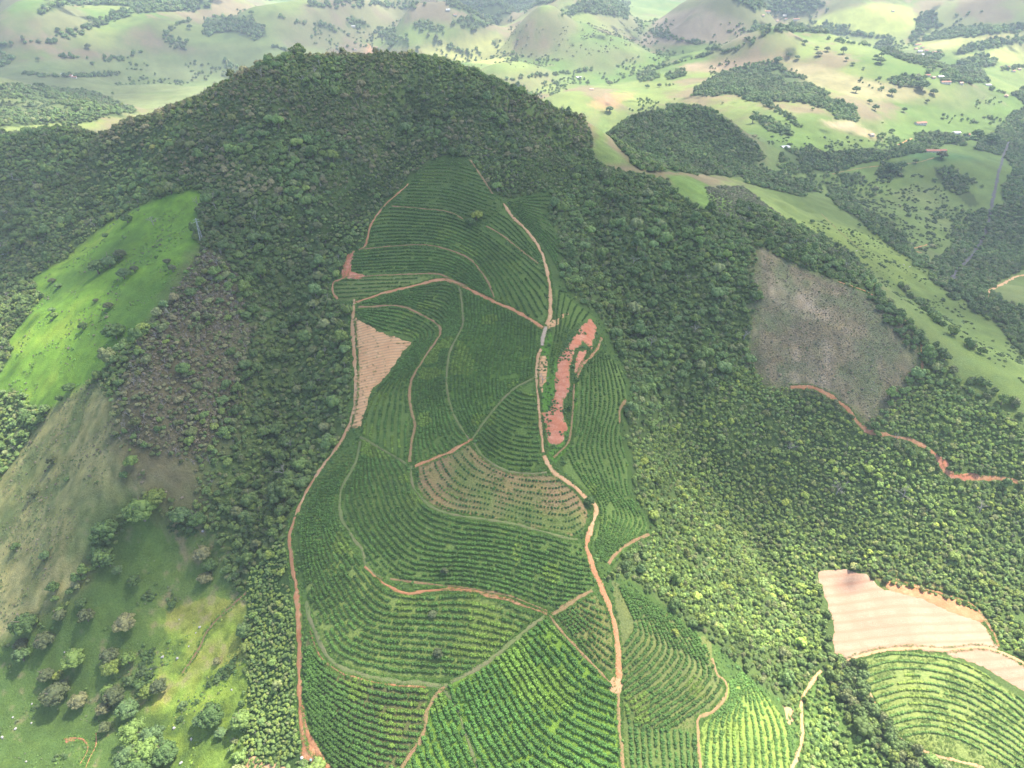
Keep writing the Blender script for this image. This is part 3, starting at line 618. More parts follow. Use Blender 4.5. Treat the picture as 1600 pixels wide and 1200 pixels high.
# main dirt roads
ribbon('dirt_road', [(553,468),(552,482),(551,500),(553,540),(556,600),(550,650),(532,690),(500,735),(475,775),(460,810)], 3.6, M_ROADPALE)
ribbon('dirt_road', [(460,808),(452,840),(455,870),(461,910),(466,960),(468,1020),(468,1080),(474,1130),(487,1160),(500,1180),(520,1215),(545,1260)], 3.6, M_ROAD)
ribbon('dirt_road', [(468,1080),(469,1120),(474,1160),(480,1185)], 3.0, M_ROAD)
ribbon('dirt_road', [(787,318),(800,338),(818,355),(835,375),(848,400),(857,435),(860,470),(859,495),(852,512)], 3.4, M_ROADPALE)
ribbon('gravel_road', [(853,510),(849,525),(845,545)], 3.2, M_GRAVEL)
ribbon('dirt_road', [(845,545),(840,560),(838,590),(842,640),(846,680),(850,712)], 2.4, M_ROADPALE)
ribbon('dirt_road', [(850,712),(862,735),(885,752),(905,768),(918,782),(930,790),(931,805),(924,825),(918,840)], 3.4, M_ROADPALE)
ribbon('dirt_road', [(922,829),(918,840),(918,860),(930,895),(940,920),(950,940),(958,965),(964,1000),(967,1035),(966,1075)], 3.8, M_ROAD)
ribbon('dirt_track', [(966,1075),(966,1110),(969,1150),(975,1200),(985,1270)], 2.4, M_TRACK)
ribbon('dirt_road', [(552,474),(600,458),(650,446),(690,437),(715,443),(760,466),(800,483),(830,500),(850,512)], 3.6, M_ROAD)
ribbon('dirt_road', [(638,287),(628,297),(607,315),(590,335),(578,355),(571,383),(556,392)], 2.6, M_ROAD)
ribbon('dirt_road', [(553,392),(545,410),(540,433),(522,440),(520,455),(527,468)], 2.6, M_ROAD)
ribbon('dirt_track', [(612,322),(650,325),(700,331),(728,345)], 1.8, M_TRACK)
ribbon('dirt_track', [(760,353),(785,368),(800,380),(845,415)], 2.2, M_TRACK)
ribbon('dirt_track', [(735,250),(755,280),(770,303)], 1.8, M_TRACK)
ribbon('dirt_track', [(560,390),(620,384),(670,383),(715,395),(740,410),(762,440),(772,465)], 2.0, M_TRACK)
ribbon('dirt_track', [(540,434),(600,430),(680,428),(705,437),(730,447)], 2.0, M_TRACK)
ribbon('grass_track', [(718,448),(722,480),(722,510),(705,545),(697,590),(703,630),(715,660),(733,687)], 2.2, M_LANE)
ribbon('grass_track', [(560,480),(620,478),(655,490),(684,508),(686,525),(655,572),(641,602),(642,640),(648,665),(642,695),(640,727)], 2.6, M_TRACK)
ribbon('grass_track', [(838,588),(800,610),(768,645),(738,685)], 1.9, M_LANE)
ribbon('dirt_track', [(738,685),(700,708),(648,728)], 2.2, M_ROAD)
ribbon('grass_track', [(563,682),(600,704),(640,728)], 1.8, M_LANE)
ribbon('grass_track', [(642,728),(648,765),(690,799),(800,818),(880,839),(908,843)], 2.0, M_LANE)
ribbon('grass_track', [(740,692),(757,715),(790,735),(830,740),(860,738)], 1.7, M_LANE)
ribbon('dirt_track', [(563,690),(555,725),(534,765),(532,800),(545,830),(565,858),(573,885),(602,908)], 2.6, M_LANE)
ribbon('dirt_road', [(570,885),(600,911),(635,927),(660,924),(700,921),(740,924),(800,940),(855,960)], 2.2, M_ROAD)
ribbon('grass_track', [(610,904),(680,914),(730,919),(800,933),(855,955)], 1.6, M_TRACK)
ribbon('dirt_track', [(862,960),(895,940),(930,920)], 2.4, M_TRACK)
ribbon('grass_track', [(850,962),(820,985),(780,1020),(740,1048),(700,1070)], 2.6, M_LANE)
ribbon('grass_track', [(478,940),(487,975),(505,1012),(530,1042),(600,1062),(680,1070),(700,1070)], 3.0, M_LANE)
ribbon('dirt_track', [(484,985),(500,1025),(535,1052),(600,1069),(670,1074)], 1.2, M_ROAD)
ribbon('grass_track', [(695,1074),(672,1100),(660,1150),(640,1180),(618,1215),(600,1260)], 2.2, M_TRACK)
ribbon('grass_track', [(695,1078),(715,1110),(725,1140),(735,1170),(745,1200),(755,1250)], 1.8, M_LANE)
ribbon('dirt_track', [(858,962),(880,990),(920,1032),(955,1068)], 2.0, M_TRACK)
ribbon('dirt_track', [(1112,1028),(1122,1055),(1133,1065),(1135,1085),(1115,1110),(1092,1123),(1090,1145),(1095,1200),(1098,1260)], 2.4, M_TRACK)
ribbon('dirt_track', [(1015,835),(985,848),(960,868),(948,885)], 2.0, M_TRACK)
ribbon('dirt_track', [(940,528),(930,550),(910,570),(900,595)], 2.2, M_RED)
ribbon('dirt_track', [(897,600),(894,650),(888,690),(865,715)], 1.5, M_TRACK)
ribbon('dirt_track', [(978,625),(968,640),(968,668)], 1.8, M_TRACK)
ribbon('dirt_road', [(1235,605),(1270,606),(1300,620),(1325,640),(1340,660),(1352,674),(1375,678)], 3.0, M_ROAD)
ribbon('dirt_road', [(1375,678),(1410,684),(1440,695),(1460,710),(1475,735),(1490,745),(1520,748),(1560,748),(1600,754),(1670,775)], 3.4, M_ROAD)
ribbon('dirt_road', [(1310,440),(1340,450),(1370,465),(1405,492),(1432,520),(1440,545),(1440,590)], 2.4, M_ROAD)
ribbon('paved_road', [(1485,446),(1490,430),(1500,418),(1518,400),(1535,375),(1543,350),(1552,310),(1563,260),(1575,225),(1590,200),(1610,175),(1640,150)], 6.5, M_ASPHALT)
ribbon('dirt_road', [(1620,425),(1590,432),(1560,447),(1546,455),(1546,467),(1560,478)], 4.5, M_ROADPALE)
ribbon('dirt_road', [(1283,1048),(1264,1072),(1252,1100),(1253,1140),(1250,1170),(1238,1200),(1215,1250)], 2.6, M_ROADPALE)
ribbon('dirt_road', [(1352,1068),(1362,1090),(1372,1108),(1382,1120)], 1.8, M_ROADPALE)
ribbon('dirt_road', [(1405,1152),(1425,1166),(1460,1180),(1500,1190),(1540,1202),(1600,1240)], 2.0, M_ROADPALE)
ribbon('dirt_road', [(1320,1034),(1370,1018),(1430,1013),(1480,1016),(1540,1012),(1600,1036),(1670,1075)], 2.6, M_ROADPALE)
ribbon('dirt_track', [(1400,905),(1440,918),(1480,930),(1520,945),(1550,985),(1560,1010)], 2.0, M_RED)
ribbon('dirt_track', [(385,925),(350,958),(325,985),(310,1015),(285,1052)], 1.9, M_TRACK)
ribbon('dirt_track', [(150,1145),(150,1165),(140,1185),(130,1210)], .9, M_ROAD); ribbon('dirt_track', [(100,1155),(120,1153),(135,1160),(136,1175),(122,1198)], 1.0, M_ROAD)
ribbon('dirt_track', [(1440,395),(1425,390),(1448,382),(1449,378)], 2.0, M_ROAD)
ribbon('dirt_track', [(1300,272),(1350,262),(1430,254),(1460,246)], 2.5, M_TRACK); ribbon('dirt_track', [(1400,228),(1412,222),(1425,216)], 4, M_ROAD); ribbon('dirt_track', [(1350,395),(1310,360),(1280,330)], 1.5, M_TRACK)
ribbon('dirt_track', [(570,85),(577,80),(578,72),(574,68)], 5, M_ROAD)
# bare earth
patch('bare_earth', [(905,510),(922,497),(932,510),(931,532),(922,548),(912,533),(900,545),(893,570),(890,600),(880,640),(888,668),(880,690),(868,700),(856,695),(852,665),(843,645),(858,640),(862,620),(863,600),(873,565),(885,540),(898,525)], M_RED, .24)
patch('bare_earth', [(906,545),(916,548),(912,565),(905,580),(897,587),(898,562)], M_RED)
patch('bare_earth', [(843,555),(853,555),(855,575),(851,600),(846,622),(839,600),(840,575)], M_SALMON, .3)
patch('bare_earth', [(862,498),(872,496),(872,506),(862,513),(853,516),(855,506)], M_SALMON, .28); patch('bare_earth', [(541,400),(552,391),(554,400),(549,424),(572,430),(562,437),(536,437),(532,430)], M_RED, .28)
patch('bare_earth', [(1382,903),(1420,914),(1470,927),(1522,950),(1542,970),(1526,974),(1470,951),(1420,931),(1390,926)], M_ROAD, .3)
patch('bare_earth', [(874,496),(888,486),(889,490),(878,499)], M_SALMON)
patch('bare_earth', [(552,492),(565,502),(600,521),(642,533),(632,550),(603,588),(585,605),(572,640),(566,665),(548,672),(556,625),(558,560),(554,520)], M_SALMON, .14)
patch('ploughed_field', BARE_R, M_FIELDSOIL, .14)
patch('bare_earth', [(1455,707),(1475,712),(1490,735),(1520,738),(1550,745),(1520,752),(1485,748),(1470,732)], M_RED, .3); patch('bare_earth', [(1345,663),(1362,666),(1378,678),(1360,682),(1348,676)], M_RED, .34)
patch('bare_earth', [(958,1055),(972,1058),(973,1080),(966,1088),(952,1075)], M_ROADPALE, .3)
patch('bare_earth', [(1225,1103),(1238,1108),(1242,1125),(1232,1135),(1225,1120)], M_ROADPALE, .3)
patch('bare_earth', [(468,1165),(480,1160),(494,1170),(498,1192),(480,1192),(470,1190)], M_ROAD, .28); patch('bare_earth', [(376,1186),(392,1182),(420,1190),(470,1205),(460,1230),(380,1230)], M_ROADPALE, .3)
patch('bare_earth', [(98,1152),(112,1151),(124,1156),(120,1161),(102,1159)], M_RED, .25)
# plough lines and terraces run level across the bare fields
def add_lines(mat, scale, amt, col, dist=1.5):
    nt = mat.node_tree; b = nt.nodes['Principled BSDF']
    src = b.inputs['Base Color'].links[0].from_socket
    w = node(nt, 'ShaderNodeTexWave', wave_type='BANDS', bands_direction='Y')
    w.inputs['Scale'].default_value = scale; w.inputs['Distortion'].default_value = dist; w.inputs['Detail'].default_value = 3; w.inputs['Detail Scale'].default_value = 0.25
    nt.links.new(objcoord(nt), w.inputs['Vector'])
    r = node(nt, 'ShaderNodeMapRange'); r.inputs[1].default_value = 0.55; r.inputs[2].default_value = 1.0; r.inputs[4].default_value = amt
    nt.links.new(w.outputs[1], r.inputs[0])
    nt.links.new(mixcol(nt, src, col, r.outputs[0]), b.inputs['Base Color'])
add_lines(M_FIELDSOIL, 0.05, 0.75, (0.40, 0.22, 0.14), 4.0)
add_lines(M_FIELDSOIL, 0.16, 0.35, (0.44, 0.27, 0.18), 2.0)
add_lines(M_RED, 0.07, 0.5, (0.42, 0.16, 0.09), 16.0)
add_lines(M_SALMON, 0.14, 0.55, (0.33, 0.24, 0.13))

# ------------------------------------------------------------------ foliage
def foliage_material(name, jitter=0.35):
    m, nt, b = new_mat(name, 0.7, 0.25)
    a = node(nt, 'ShaderNodeAttribute', attribute_name='tint', attribute_type='INSTANCER')
    v = node(nt, 'ShaderNodeAttribute', attribute_name='tone')
    co = objcoord(nt)
    f = noise_fac(nt, 1.1, 0.3, 0.7, 3, co)
    c = mixcol(nt, a.outputs['Color'], (1.35, 1.3, 1.05), f, 'MULTIPLY')
    c = mixcol(nt, c, v.outputs['Color'], 1.0, 'MULTIPLY')
    nt.links.new(c, b.inputs['Base Color'])
    return m
M_LEAF = foliage_material('leaves')
def bark_material(name, c1, c2):
    m, nt, b = new_mat(name, 0.9, 0.1)
    f = noise_fac(nt, 3.0, 0.35, 0.65, 4, objcoord(nt))
    nt.links.new(mixcol(nt, c1, c2, f), b.inputs['Base Color']); return m
M_BARK = bark_material('bark', (0.16, 0.12, 0.085), (0.25, 0.21, 0.17))
M_DEADBARK = bark_material('grey_dead_bark', (0.30, 0.27, 0.24), (0.42, 0.39, 0.36))

def ico(sub):
    import bmesh
    bm = bmesh.new(); bmesh.ops.create_icosphere(bm, subdivisions=sub, radius=1.0)
    V = np.array([v.co[:] for v in bm.verts]); F = np.array([[v.index for v in f.verts] for f in bm.faces]); bm.free()
    return V, F
ICO1, ICO2 = ico(1), ico(2)
def leaf_quads(r, P, N, size):
    """triangular leaf sprays at P, facing about N"""
    n = len(P)
    a = r.normal(size=(n, 3)); a -= (a * N).sum(1, keepdims=True) * N; a /= np.linalg.norm(a, axis=1, keepdims=True) + 1e-9
    b = np.cross(N, a); s = size * r.uniform(.6, 1.4, (n, 1))
    V = np.stack([P - a * s * .5 - b * s * .35, P + a * s * .6 - b * s * .2, P + b * s * .6 + N * s * .25], 1).reshape(-1, 3)
    return V, np.arange(n * 3).reshape(n, 3)
def crown_mesh(name, seed, nl=15, rad=1.0, flat=.62, lump=.36, leaves=420, leaf=.17, sub=ICO2, sparse=False):
    """crown of many uneven leaf clumps; unit radius, base at z = 0"""
    r = np.random.RandomState(seed)
    Vs, Fs, Ts = [], [], []; off = 0
    cen = []
    for k in range(nl):
        for _ in range(30):
            d = r.normal(size=3); d[2] = abs(d[2]) * .9 + .05; d /= np.linalg.norm(d)
            c = d * np.array([1, 1, flat]) * r.uniform(.42, .78)
            if all(np.linalg.norm(c - q) > lump * .75 for q, _ in cen): break
        cen.append((c, lump * r.uniform(.7, 1.25)))
    cen.append((np.array([0, 0, flat * .35]), .5))
    for c, s in cen:
        V, F = sub
        n = V / np.linalg.norm(V, axis=1, keepdims=True)
        dd = 1 + r.uniform(-.22, .22, (len(V), 1))
        P = n * s * dd * np.array([1, 1, .8]) + c
        Vs.append(P); Fs.append(F + off); off += len(V)
        Ts.append(np.full(len(V), r.uniform(.88, 1.1)) * r.uniform(.94, 1.06, len(V)))
    ln = int(leaves / len(cen))
    for c, s in cen:
        N = r.normal(size=(ln, 3)); N[:, 2] = np.abs(N[:, 2]) * .8; N /= np.linalg.norm(N, axis=1, keepdims=True)
        P = c + N * s * np.array([1, 1, .8]) * r.uniform(.95, 1.22, (ln, 1))
        N2 = N + r.normal(size=N.shape) * .55; N2 /= np.linalg.norm(N2, axis=1, keepdims=True)
        V, F = leaf_quads(r, P, N2, leaf); Vs.append(V); Fs.append(F + off); off += len(V)
        Ts.append(np.repeat(r.uniform(.86, 1.2, ln), 3))
    V = np.vstack(Vs) * rad; V[:, 2] += flat * .25 * rad
    F = np.vstack(Fs); t = np.concatenate(Ts)
    me = mesh_np(name, V, F, M_LEAF)
    a = me.attributes.new('tone', 'FLOAT_COLOR', 'POINT')
    q = np.ones((len(V), 4), np.float32); q[:, :3] = t[:, None]; a.data.foreach_set('color', q.ravel())
    return me
def tube(P0, P1, r0, r1, n=6):
    P0 = np.array(P0, float); P1 = np.array(P1, float); d = P1 - P0; d /= np.linalg.norm(d)
    a = np.cross(d, [0.3, 1, 0.1]); a /= np.linalg.norm(a); b = np.cross(d, a)
    an = np.linspace(0, 2 * math.pi, n, endpoint=False)
    ring = np.cos(an)[:, None] * a + np.sin(an)[:, None] * b
    V = np.vstack([P0 + ring * r0, P1 + ring * r1])
    F = [[i, (i + 1) % n, n + (i + 1) % n, n + i] for i in range(n)]
    return V, np.array(F)
def join(parts):
    Vs, Fs, off = [], [], 0
    for V, F in parts: Vs.append(V); Fs.append(np.asarray(F) + off); off += len(V)
    return np.vstack(Vs), np.vstack(Fs)
def trunk_parts(seed, h, r0, limbs=4, spread=.55, top=1.0):
    r = np.random.RandomState(seed); parts = []
    mid = np.array([r.uniform(-.06, .06) * h, r.uniform(-.06, .06) * h, h * .5]); tp = mid + np.array([r.uniform(-.06, .06) * h, r.uniform(-.06, .06) * h, h * .5])
    parts += [tube((0, 0, -.4), mid, r0, r0 * .75), tube(mid, tp, r0 * .75, r0 * .5)]
    for k in range(limbs):
        a = 2 * math.pi * k / limbs + r.uniform(-.5, .5); s = mid + (tp - mid) * r.uniform(.2, 1)
        e = s + np.array([math.cos(a) * spread, math.sin(a) * spread, r.uniform(.35, .8) * top]) * r.uniform(.7, 1.1)
        parts.append(tube(s, e, r0 * .42, r0 * .12, 5))
    return join(parts)
def bare_tree_mesh(name, seed, mat):
    r = np.random.RandomState(seed); parts = []
    def grow(p, d, L, rad, lvl):
        e = p + d * L; parts.append(tube(p, e, rad, rad * .6, 4 if lvl > 1 else 5))
        if lvl >= 4: return
        for k in range(3 if lvl else 4):
            nd = d + r.normal(size=3) * .55; nd[2] = abs(nd[2]) * .8 + .15; nd /= np.linalg.norm(nd)
            grow(p + d * L * r.uniform(.6, 1), nd, L * r.uniform(.55, .8), rad * .5, lvl + 1)
    grow(np.array([0, 0, -.3]), np.array([.05, 0, 1.]), 2.2, .2, 0)
    V, F = join(parts); return mesh_np(name, V, F, mat)

TREE_H = 1.15     # crown base height in crown radii
N_TREE = 7
CROWNS = [crown_mesh('tree_crown', 100 + i, nl=[14, 22, 30, 16, 34, 12, 26][i], flat=[.7, .6, .5, .95, .45, 1.1, .65][i], lump=[.36, .28, .23, .33, .21, .38, .25][i], leaves=560, leaf=.15, sub=ICO1 if i in (2, 4) else ICO2) for i in range(N_TREE)]
TRUNKS = [mesh_np('tree_trunk', *trunk_parts(200 + i, TREE_H * .8, .10, 5), M_BARK) for i in range(N_TREE)]
BIG = [crown_mesh('tree_crown', 130 + i, nl=[44, 36, 52][i], flat=[.75, .6, .85][i], lump=[.2, .24, .18][i], leaves=1900, leaf=.085, sub=ICO1) for i in range(3)]
N_BUSH = 4
BUSHES = [crown_mesh('coffee_bush', 300 + i, nl=6, flat=1.05, lump=.48, leaves=70, leaf=.34, sub=ICO1) for i in range(N_BUSH)]
SHRUBS = [crown_mesh('shrub', 350 + i, nl=7, flat=.75, lump=.42, leaves=90, leaf=.26, sub=ICO1) for i in range(3)]
DEADS = [bare_tree_mesh('bare_branches', 400 + i, M_DEADBARK) for i in range(3)]
def tuft_mesh(name, seed):
    r = np.random.RandomState(seed); n = 26
    P = np.column_stack([r.normal(size=(n, 2)) * .35, np.full(n, -.05)]); an = r.uniform(0, 6.28, n)
    tip = P + np.column_stack([np.cos(an) * .35, np.sin(an) * .35, r.uniform(.35, .8, n)]); w = np.column_stack([-np.sin(an), np.cos(an), np.zeros(n)]) * .12
    V = np.stack([P - w, P + w, tip], 1).reshape(-1, 3)
    me = mesh_np(name, V, np.arange(n * 3).reshape(n, 3), M_LEAF)
    a = me.attributes.new('tone', 'FLOAT_COLOR', 'POINT'); q = np.ones((len(V), 4), np.float32); a.data.foreach_set('color', q.ravel())
    return me
TUFTS = [tuft_mesh('grass_tuft', 500 + i) for i in range(3)]
def merged_tree(i):
    """one mesh of crown and trunk, source for the trees of the mass"""
    me = CROWNS[i].copy(); me.name = 'mass_tree'
    import bmesh
    bm = bmesh.new(); bm.from_mesh(me)
    lay = bm.verts.layers.float_color['tone']
    for v in bm.verts: v.co.z += TREE_H * .22
    n0 = len(bm.faces); bm.from_mesh(TRUNKS[i]); bm.faces.ensure_lookup_table()
    for f in bm.faces[n0:]:
        f.material_index = 1
        for v in f.verts: v[lay] = (1, 1, 1, 1)
    bm.to_mesh(me); bm.free(); me.materials.append(M_BARK); return me

def scatter(name, meshes, P, yaw, scl, tint, kind, label=None, cat=None, tilt=None):
    """one object that repeats the given meshes at the points"""
    col = bpy.data.collections.new(name + '_sources')
    for k, m in enumerate(meshes):
        o = bpy.data.objects.new('%s_source_%02d' % (name, k), m); col.objects.link(o)
    n = len(P)
    me = bpy.data.meshes.new(name); me.vertices.add(n); me.vertices.foreach_set('co', np.asarray(P, np.float32).ravel())
    def attr(nm, typ, dat, key):
        a = me.attributes.new(nm, typ, 'POINT'); a.data.foreach_set(key, np.ascontiguousarray(dat).ravel())
    rot = np.zeros((n, 3), np.float32); rot[:, 2] = yaw
    if tilt is not None: rot[:, :2] = tilt
    attr('rot', 'FLOAT_VECTOR', rot, 'vector'); attr('scl', 'FLOAT_VECTOR', np.asarray(scl, np.float32), 'vector')
    tt = np.ones((n, 4), np.float32); tt[:, :3] = tint
    attr('tint', 'FLOAT_COLOR', tt, 'color'); attr('pick', 'INT', np.asarray(kind, np.int32), 'value')
    ng = bpy.data.node_groups.new(name + '_nodes', 'GeometryNodeTree')
    ng.interface.new_socket('Geometry', in_out='INPUT', socket_type='NodeSocketGeometry')
    ng.interface.new_socket('Geometry', in_out='OUTPUT', socket_type='NodeSocketGeometry')
    gi = ng.nodes.new('NodeGroupInput'); go = ng.nodes.new('NodeGroupOutput')
    iop = ng.nodes.new('GeometryNodeInstanceOnPoints'); ci = ng.nodes.new('GeometryNodeCollectionInfo')
    ci.inputs['Collection'].default_value = col; ci.inputs['Separate Children'].default_value = True; ci.inputs['Reset Children'].default_value = True
    def named(nm, typ):
        q = ng.nodes.new('GeometryNodeInputNamedAttribute'); q.data_type = typ; q.inputs['Name'].default_value = nm; return q.outputs['Attribute']
    ng.links.new(gi.outputs[0], iop.inputs['Points']); ng.links.new(ci.outputs[0], iop.inputs['Instance'])
    iop.inputs['Pick Instance'].default_value = True
    ng.links.new(named('pick', 'INT'), iop.inputs['Instance Index'])
    ng.links.new(named('rot', 'FLOAT_VECTOR'), iop.inputs['Rotation']); ng.links.new(named('scl', 'FLOAT_VECTOR'), iop.inputs['Scale'])
    ng.links.new(iop.outputs[0], go.inputs[0])
    o = link(bpy.data.objects.new(name, me)); md = o.modifiers.new('repeat', 'NODES'); md.node_group = ng
    tag(o, label, cat, kind='stuff'); return o

# keep plants off the tracks and bare ground: 1 m raster
OX, OY, ON, OM = -650, 40, 1700, 1500
occ = np.zeros((OM, ON), bool)
def occ_disc(P, r):
    for x, y in P:
        i0, i1 = int(x - r - OX), int(x + r - OX) + 2; j0, j1 = int(y - r - OY), int(y + r - OY) + 2
        if i0 < 0 or j0 < 0 or i1 >= ON or j1 >= OM: continue
        yy, xx = np.mgrid[j0:j1, i0:i1]
        occ[j0:j1, i0:i1] |= (xx + OX - x) ** 2 + (yy + OY - y) ** 2 < r * r
for ln, w in _keep_out: occ_disc(ln, w + .5)
def blocked(x, y, T=None):
    i = np.round(x - OX).astype(int); j = np.round(y - OY).astype(int)
    ok = (i >= 0) & (i < ON) & (j >= 0) & (j < OM)
    r = np.zeros(x.shape, bool); r[ok] = (occ if T is None else T)[j[ok], i[ok]]; return r
def paint_occ(P):
    x0, y0 = P.min(0) - 1; x1, y1 = P.max(0) + 1
    X, Y = np.meshgrid(np.arange(int(x0), int(x1) + 1), np.arange(int(y0), int(y1) + 1)); X = X.ravel(); Y = Y.ravel()
    s = inpoly(X, Y, P); i = X[s] - OX; j = Y[s] - OY; k = (i >= 0) & (i < ON) & (j >= 0) & (j < OM); occ[j[k], i[k]] = True
RED_MAIN = [(905,510),(922,497),(932,510),(931,532),(922,548),(912,533),(900,545),(893,570),(890,600),(880,640),(888,668),(880,690),(868,700),(856,695),(852,665),(843,645),(858,640),(862,620),(863,600),(873,565),(885,540),(898,525)]
for p in [RED_MAIN, [(906,545),(916,548),(912,565),(905,580),(897,587),(898,562)], [(843,555),(853,555),(855,575),(851,600),(846,622),(839,600),(840,575)], BARE_R, [(552,492),(565,502),(600,521),(642,533),(632,550),(603,588),(585,605),(572,640),(566,665),(548,672),(556,625),(558,560),(554,520)], [(541,400),(553,391),(549,424),(572,430),(536,437)], [(468,1165),(480,1160),(494,1170),(498,1192),(480,1192),(470,1190)]]:
    paint_occ(wpoly(p, 6))
def in_view(P, m=300):
    px, py, d = project(P); return (px > -m) & (px < 1600 + m) & (py < 1200 + m) & (d > 5)

# --- coffee rows
def frand(n, lo, hi): return rng.uniform(lo, hi, n)
cb_P, cb_s, cb_t, cb_f = [], [], [], []
for fi, (k, f) in enumerate(FIELDS.items()):
    poly, A, B, sp, psp, size, gcol = f
    rows, a, b = lerp_rows(A, B, 1)
    m = (np.linalg.norm(a - b, axis=1)[3:-3]); n = max(3, int(np.median(m) / sp))
    rows, _, _ = lerp_rows(A, B, n)
    R = np.array(rows); sh = R.shape
    PP, hit = ground_at(R[..., 0].ravel(), R[..., 1].ravel())
    PP = PP.reshape(sh[0], sh[1], 3); hit = hit.reshape(sh[:2])
    for q, hh in zip(PP, hit):
        if hh.sum() < 3: continue
        L = np.concatenate([[0], np.cumsum(np.linalg.norm(np.diff(q[:, :2], axis=0), axis=1))])
        s = np.arange(0, L[-1], psp) + rng.uniform(0, psp); s = s + rng.uniform(-.12, .12, len(s))
        x = np.interp(s, L, q[:, 0]); y = np.interp(s, L, q[:, 1])
        x += fbm(x, y, 12, 2, 90) * .5 + rng.uniform(-.12, .12, len(x)); y += fbm(x, y, 12, 2, 91) * .5
        keep = inpoly(x, y, FW[k]) & ~blocked(x, y)
        gapn = fbm(x, y, 7, 3, 95 + fi); keep &= rng.rand(len(x)) > .03
        thin = {'young_soil': .05, 'thin_wedge': .1, 'lower_left': .12, 'top': .1}.get(k, .22)
        keep &= gapn > -.62 + (.25 - thin)
        x = x[keep]; y = y[keep]; g = gapn[keep]
        if not len(x): continue
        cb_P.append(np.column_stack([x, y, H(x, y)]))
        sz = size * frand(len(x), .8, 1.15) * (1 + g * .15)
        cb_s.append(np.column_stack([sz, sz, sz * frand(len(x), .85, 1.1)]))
        base = {'young_soil': np.array([0.055, 0.135, 0.035]), 'contour_right': np.array([0.15, 0.26, 0.065]), 'sunlit_nose': np.array([0.12, 0.235, 0.055]), 'bottom_middle': np.array([0.078, 0.175, 0.036]), 'bottom_wedge': np.array([0.078, 0.175, 0.036]), 'bottom_right': np.array([0.072, 0.16, 0.036])}.get(k, np.array([0.074, 0.152, 0.032]))  # contour_right and sunlit_nose bushes coloured brighter to carry the sun on them
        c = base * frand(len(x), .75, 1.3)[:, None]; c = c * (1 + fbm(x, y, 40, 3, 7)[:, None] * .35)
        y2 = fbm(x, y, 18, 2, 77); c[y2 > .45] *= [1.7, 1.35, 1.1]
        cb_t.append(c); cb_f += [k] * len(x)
cb_P = np.vstack(cb_P); cb_s = np.vstack(cb_s); cb_t = np.vstack(cb_t); cb_f = np.array(cb_f)
v = in_view(cb_P); cb_P, cb_s, cb_t, cb_f = cb_P[v], cb_s[v], cb_t[v], cb_f[v]
cb_yaw = frand(len(cb_P), 0, 6.28); cb_k = rng.randint(0, N_BUSH, len(cb_P))
print('coffee bushes', len(cb_P))
FIELD_WORDS = {'bottom_middle': 'in the bright green bottom field', 'bottom_wedge': 'in the narrow wedge cut by the bottom edge', 'bottom_left': 'in the bottom field beside the red dirt road', 'bottom_right': 'in the straight rows right of the grassy track',
 'contour_right': 'in the curved contour rows below the ploughed field', 'sunlit_nose': 'on the sunlit terraces beside the pale road', 'lower_right': 'in the folded rows between the red road and the forest', 'lower_left': 'in the sweeping rows right of the long red dirt road', 'triangle': 'in the small triangular block by the red road'}
def pick_largest(P, size, n):
    px, py, d = project(P)
    vis = (px > 4) & (px < 1596) & (py > 4) & (py < 1192)
    sc = np.where(vis, size / d, 0); return np.argsort(-sc)[:n]
sel = pick_largest(cb_P, cb_s[:, 0], 300)
for i in sel:
    o = bpy.data.objects.new('coffee_bush', BUSHES[cb_k[i]]); C.collection.objects.link(o)
    o.location = cb_P[i]; o.scale = cb_s[i]; o.rotation_euler.z = cb_yaw[i]; o['tint'] = [float(x) for x in cb_t[i]]
    w = FIELD_WORDS.get(cb_f[i], 'in the contour rows of the plantation')
    tag(o, 'rounded dark green coffee bush ' + w, 'coffee bush', 'coffee bushes ' + w)
rest = np.ones(len(cb_P), bool); rest[sel] = False
scatter('coffee_rows', BUSHES, cb_P[rest], cb_yaw[rest], cb_s[rest], cb_t[rest], cb_k[rest], 'long curving rows of dark green coffee bushes on the central spur', 'coffee plantation')

# --- forest
def jitter_grid(x0, x1, y0, y1, s):
    X, Y = np.meshgrid(np.arange(x0, x1, s), np.arange(y0, y1, s)); X = X + (np.arange(X.shape[0]) % 2)[:, None] * s * .5
    return X.ravel() + rng.uniform(-.42, .42, X.size) * s, Y.ravel() + rng.uniform(-.42, .42, X.size) * s
PAL = np.array([(0.068,0.112,0.036),(0.052,0.095,0.034),(0.088,0.142,0.042),(0.075,0.128,0.056),(0.110,0.155,0.040),(0.130,0.140,0.078),(0.150,0.190,0.045),(0.140,0.145,0.088),(0.050,0.092,0.036)]) * np.array([1.66, 1.6, 1.4])
tr_P, tr_r, tr_t, tr_z = [], [], [], []
def add_trees(x, y, rad, tint, zone):
    tr_P.append(np.column_stack([x, y, H(x, y)])); tr_r.append(rad); tr_t.append(tint); tr_z.extend([zone] * len(x))
def tints(x, y, w, seed, hs=60):
    w = np.array(w, float); w /= w.sum()
    k = rng.choice(len(PAL), len(x), p=w); mean = (PAL * w[:, None]).sum(0); c = PAL[k] * .55 + mean * .45
    c *= (1 + fbm(x, y, hs, 3, seed)[:, None] * .38 + fbm(x, y, 16, 2, seed + 1)[:, None] * .22) * rng.uniform(.88, 1.13, (len(x), 1)); return c
x, y = jitter_grid(-900, 1250, 50, 1450, 4.3)
s = inpoly(x, y, MASSIF); x = x[s]; y = y[s]
Z3 = np.column_stack([x, y, H(x, y)]); s = in_view(Z3); x = x[s]; y = y[s]
bad = blocked(x, y)
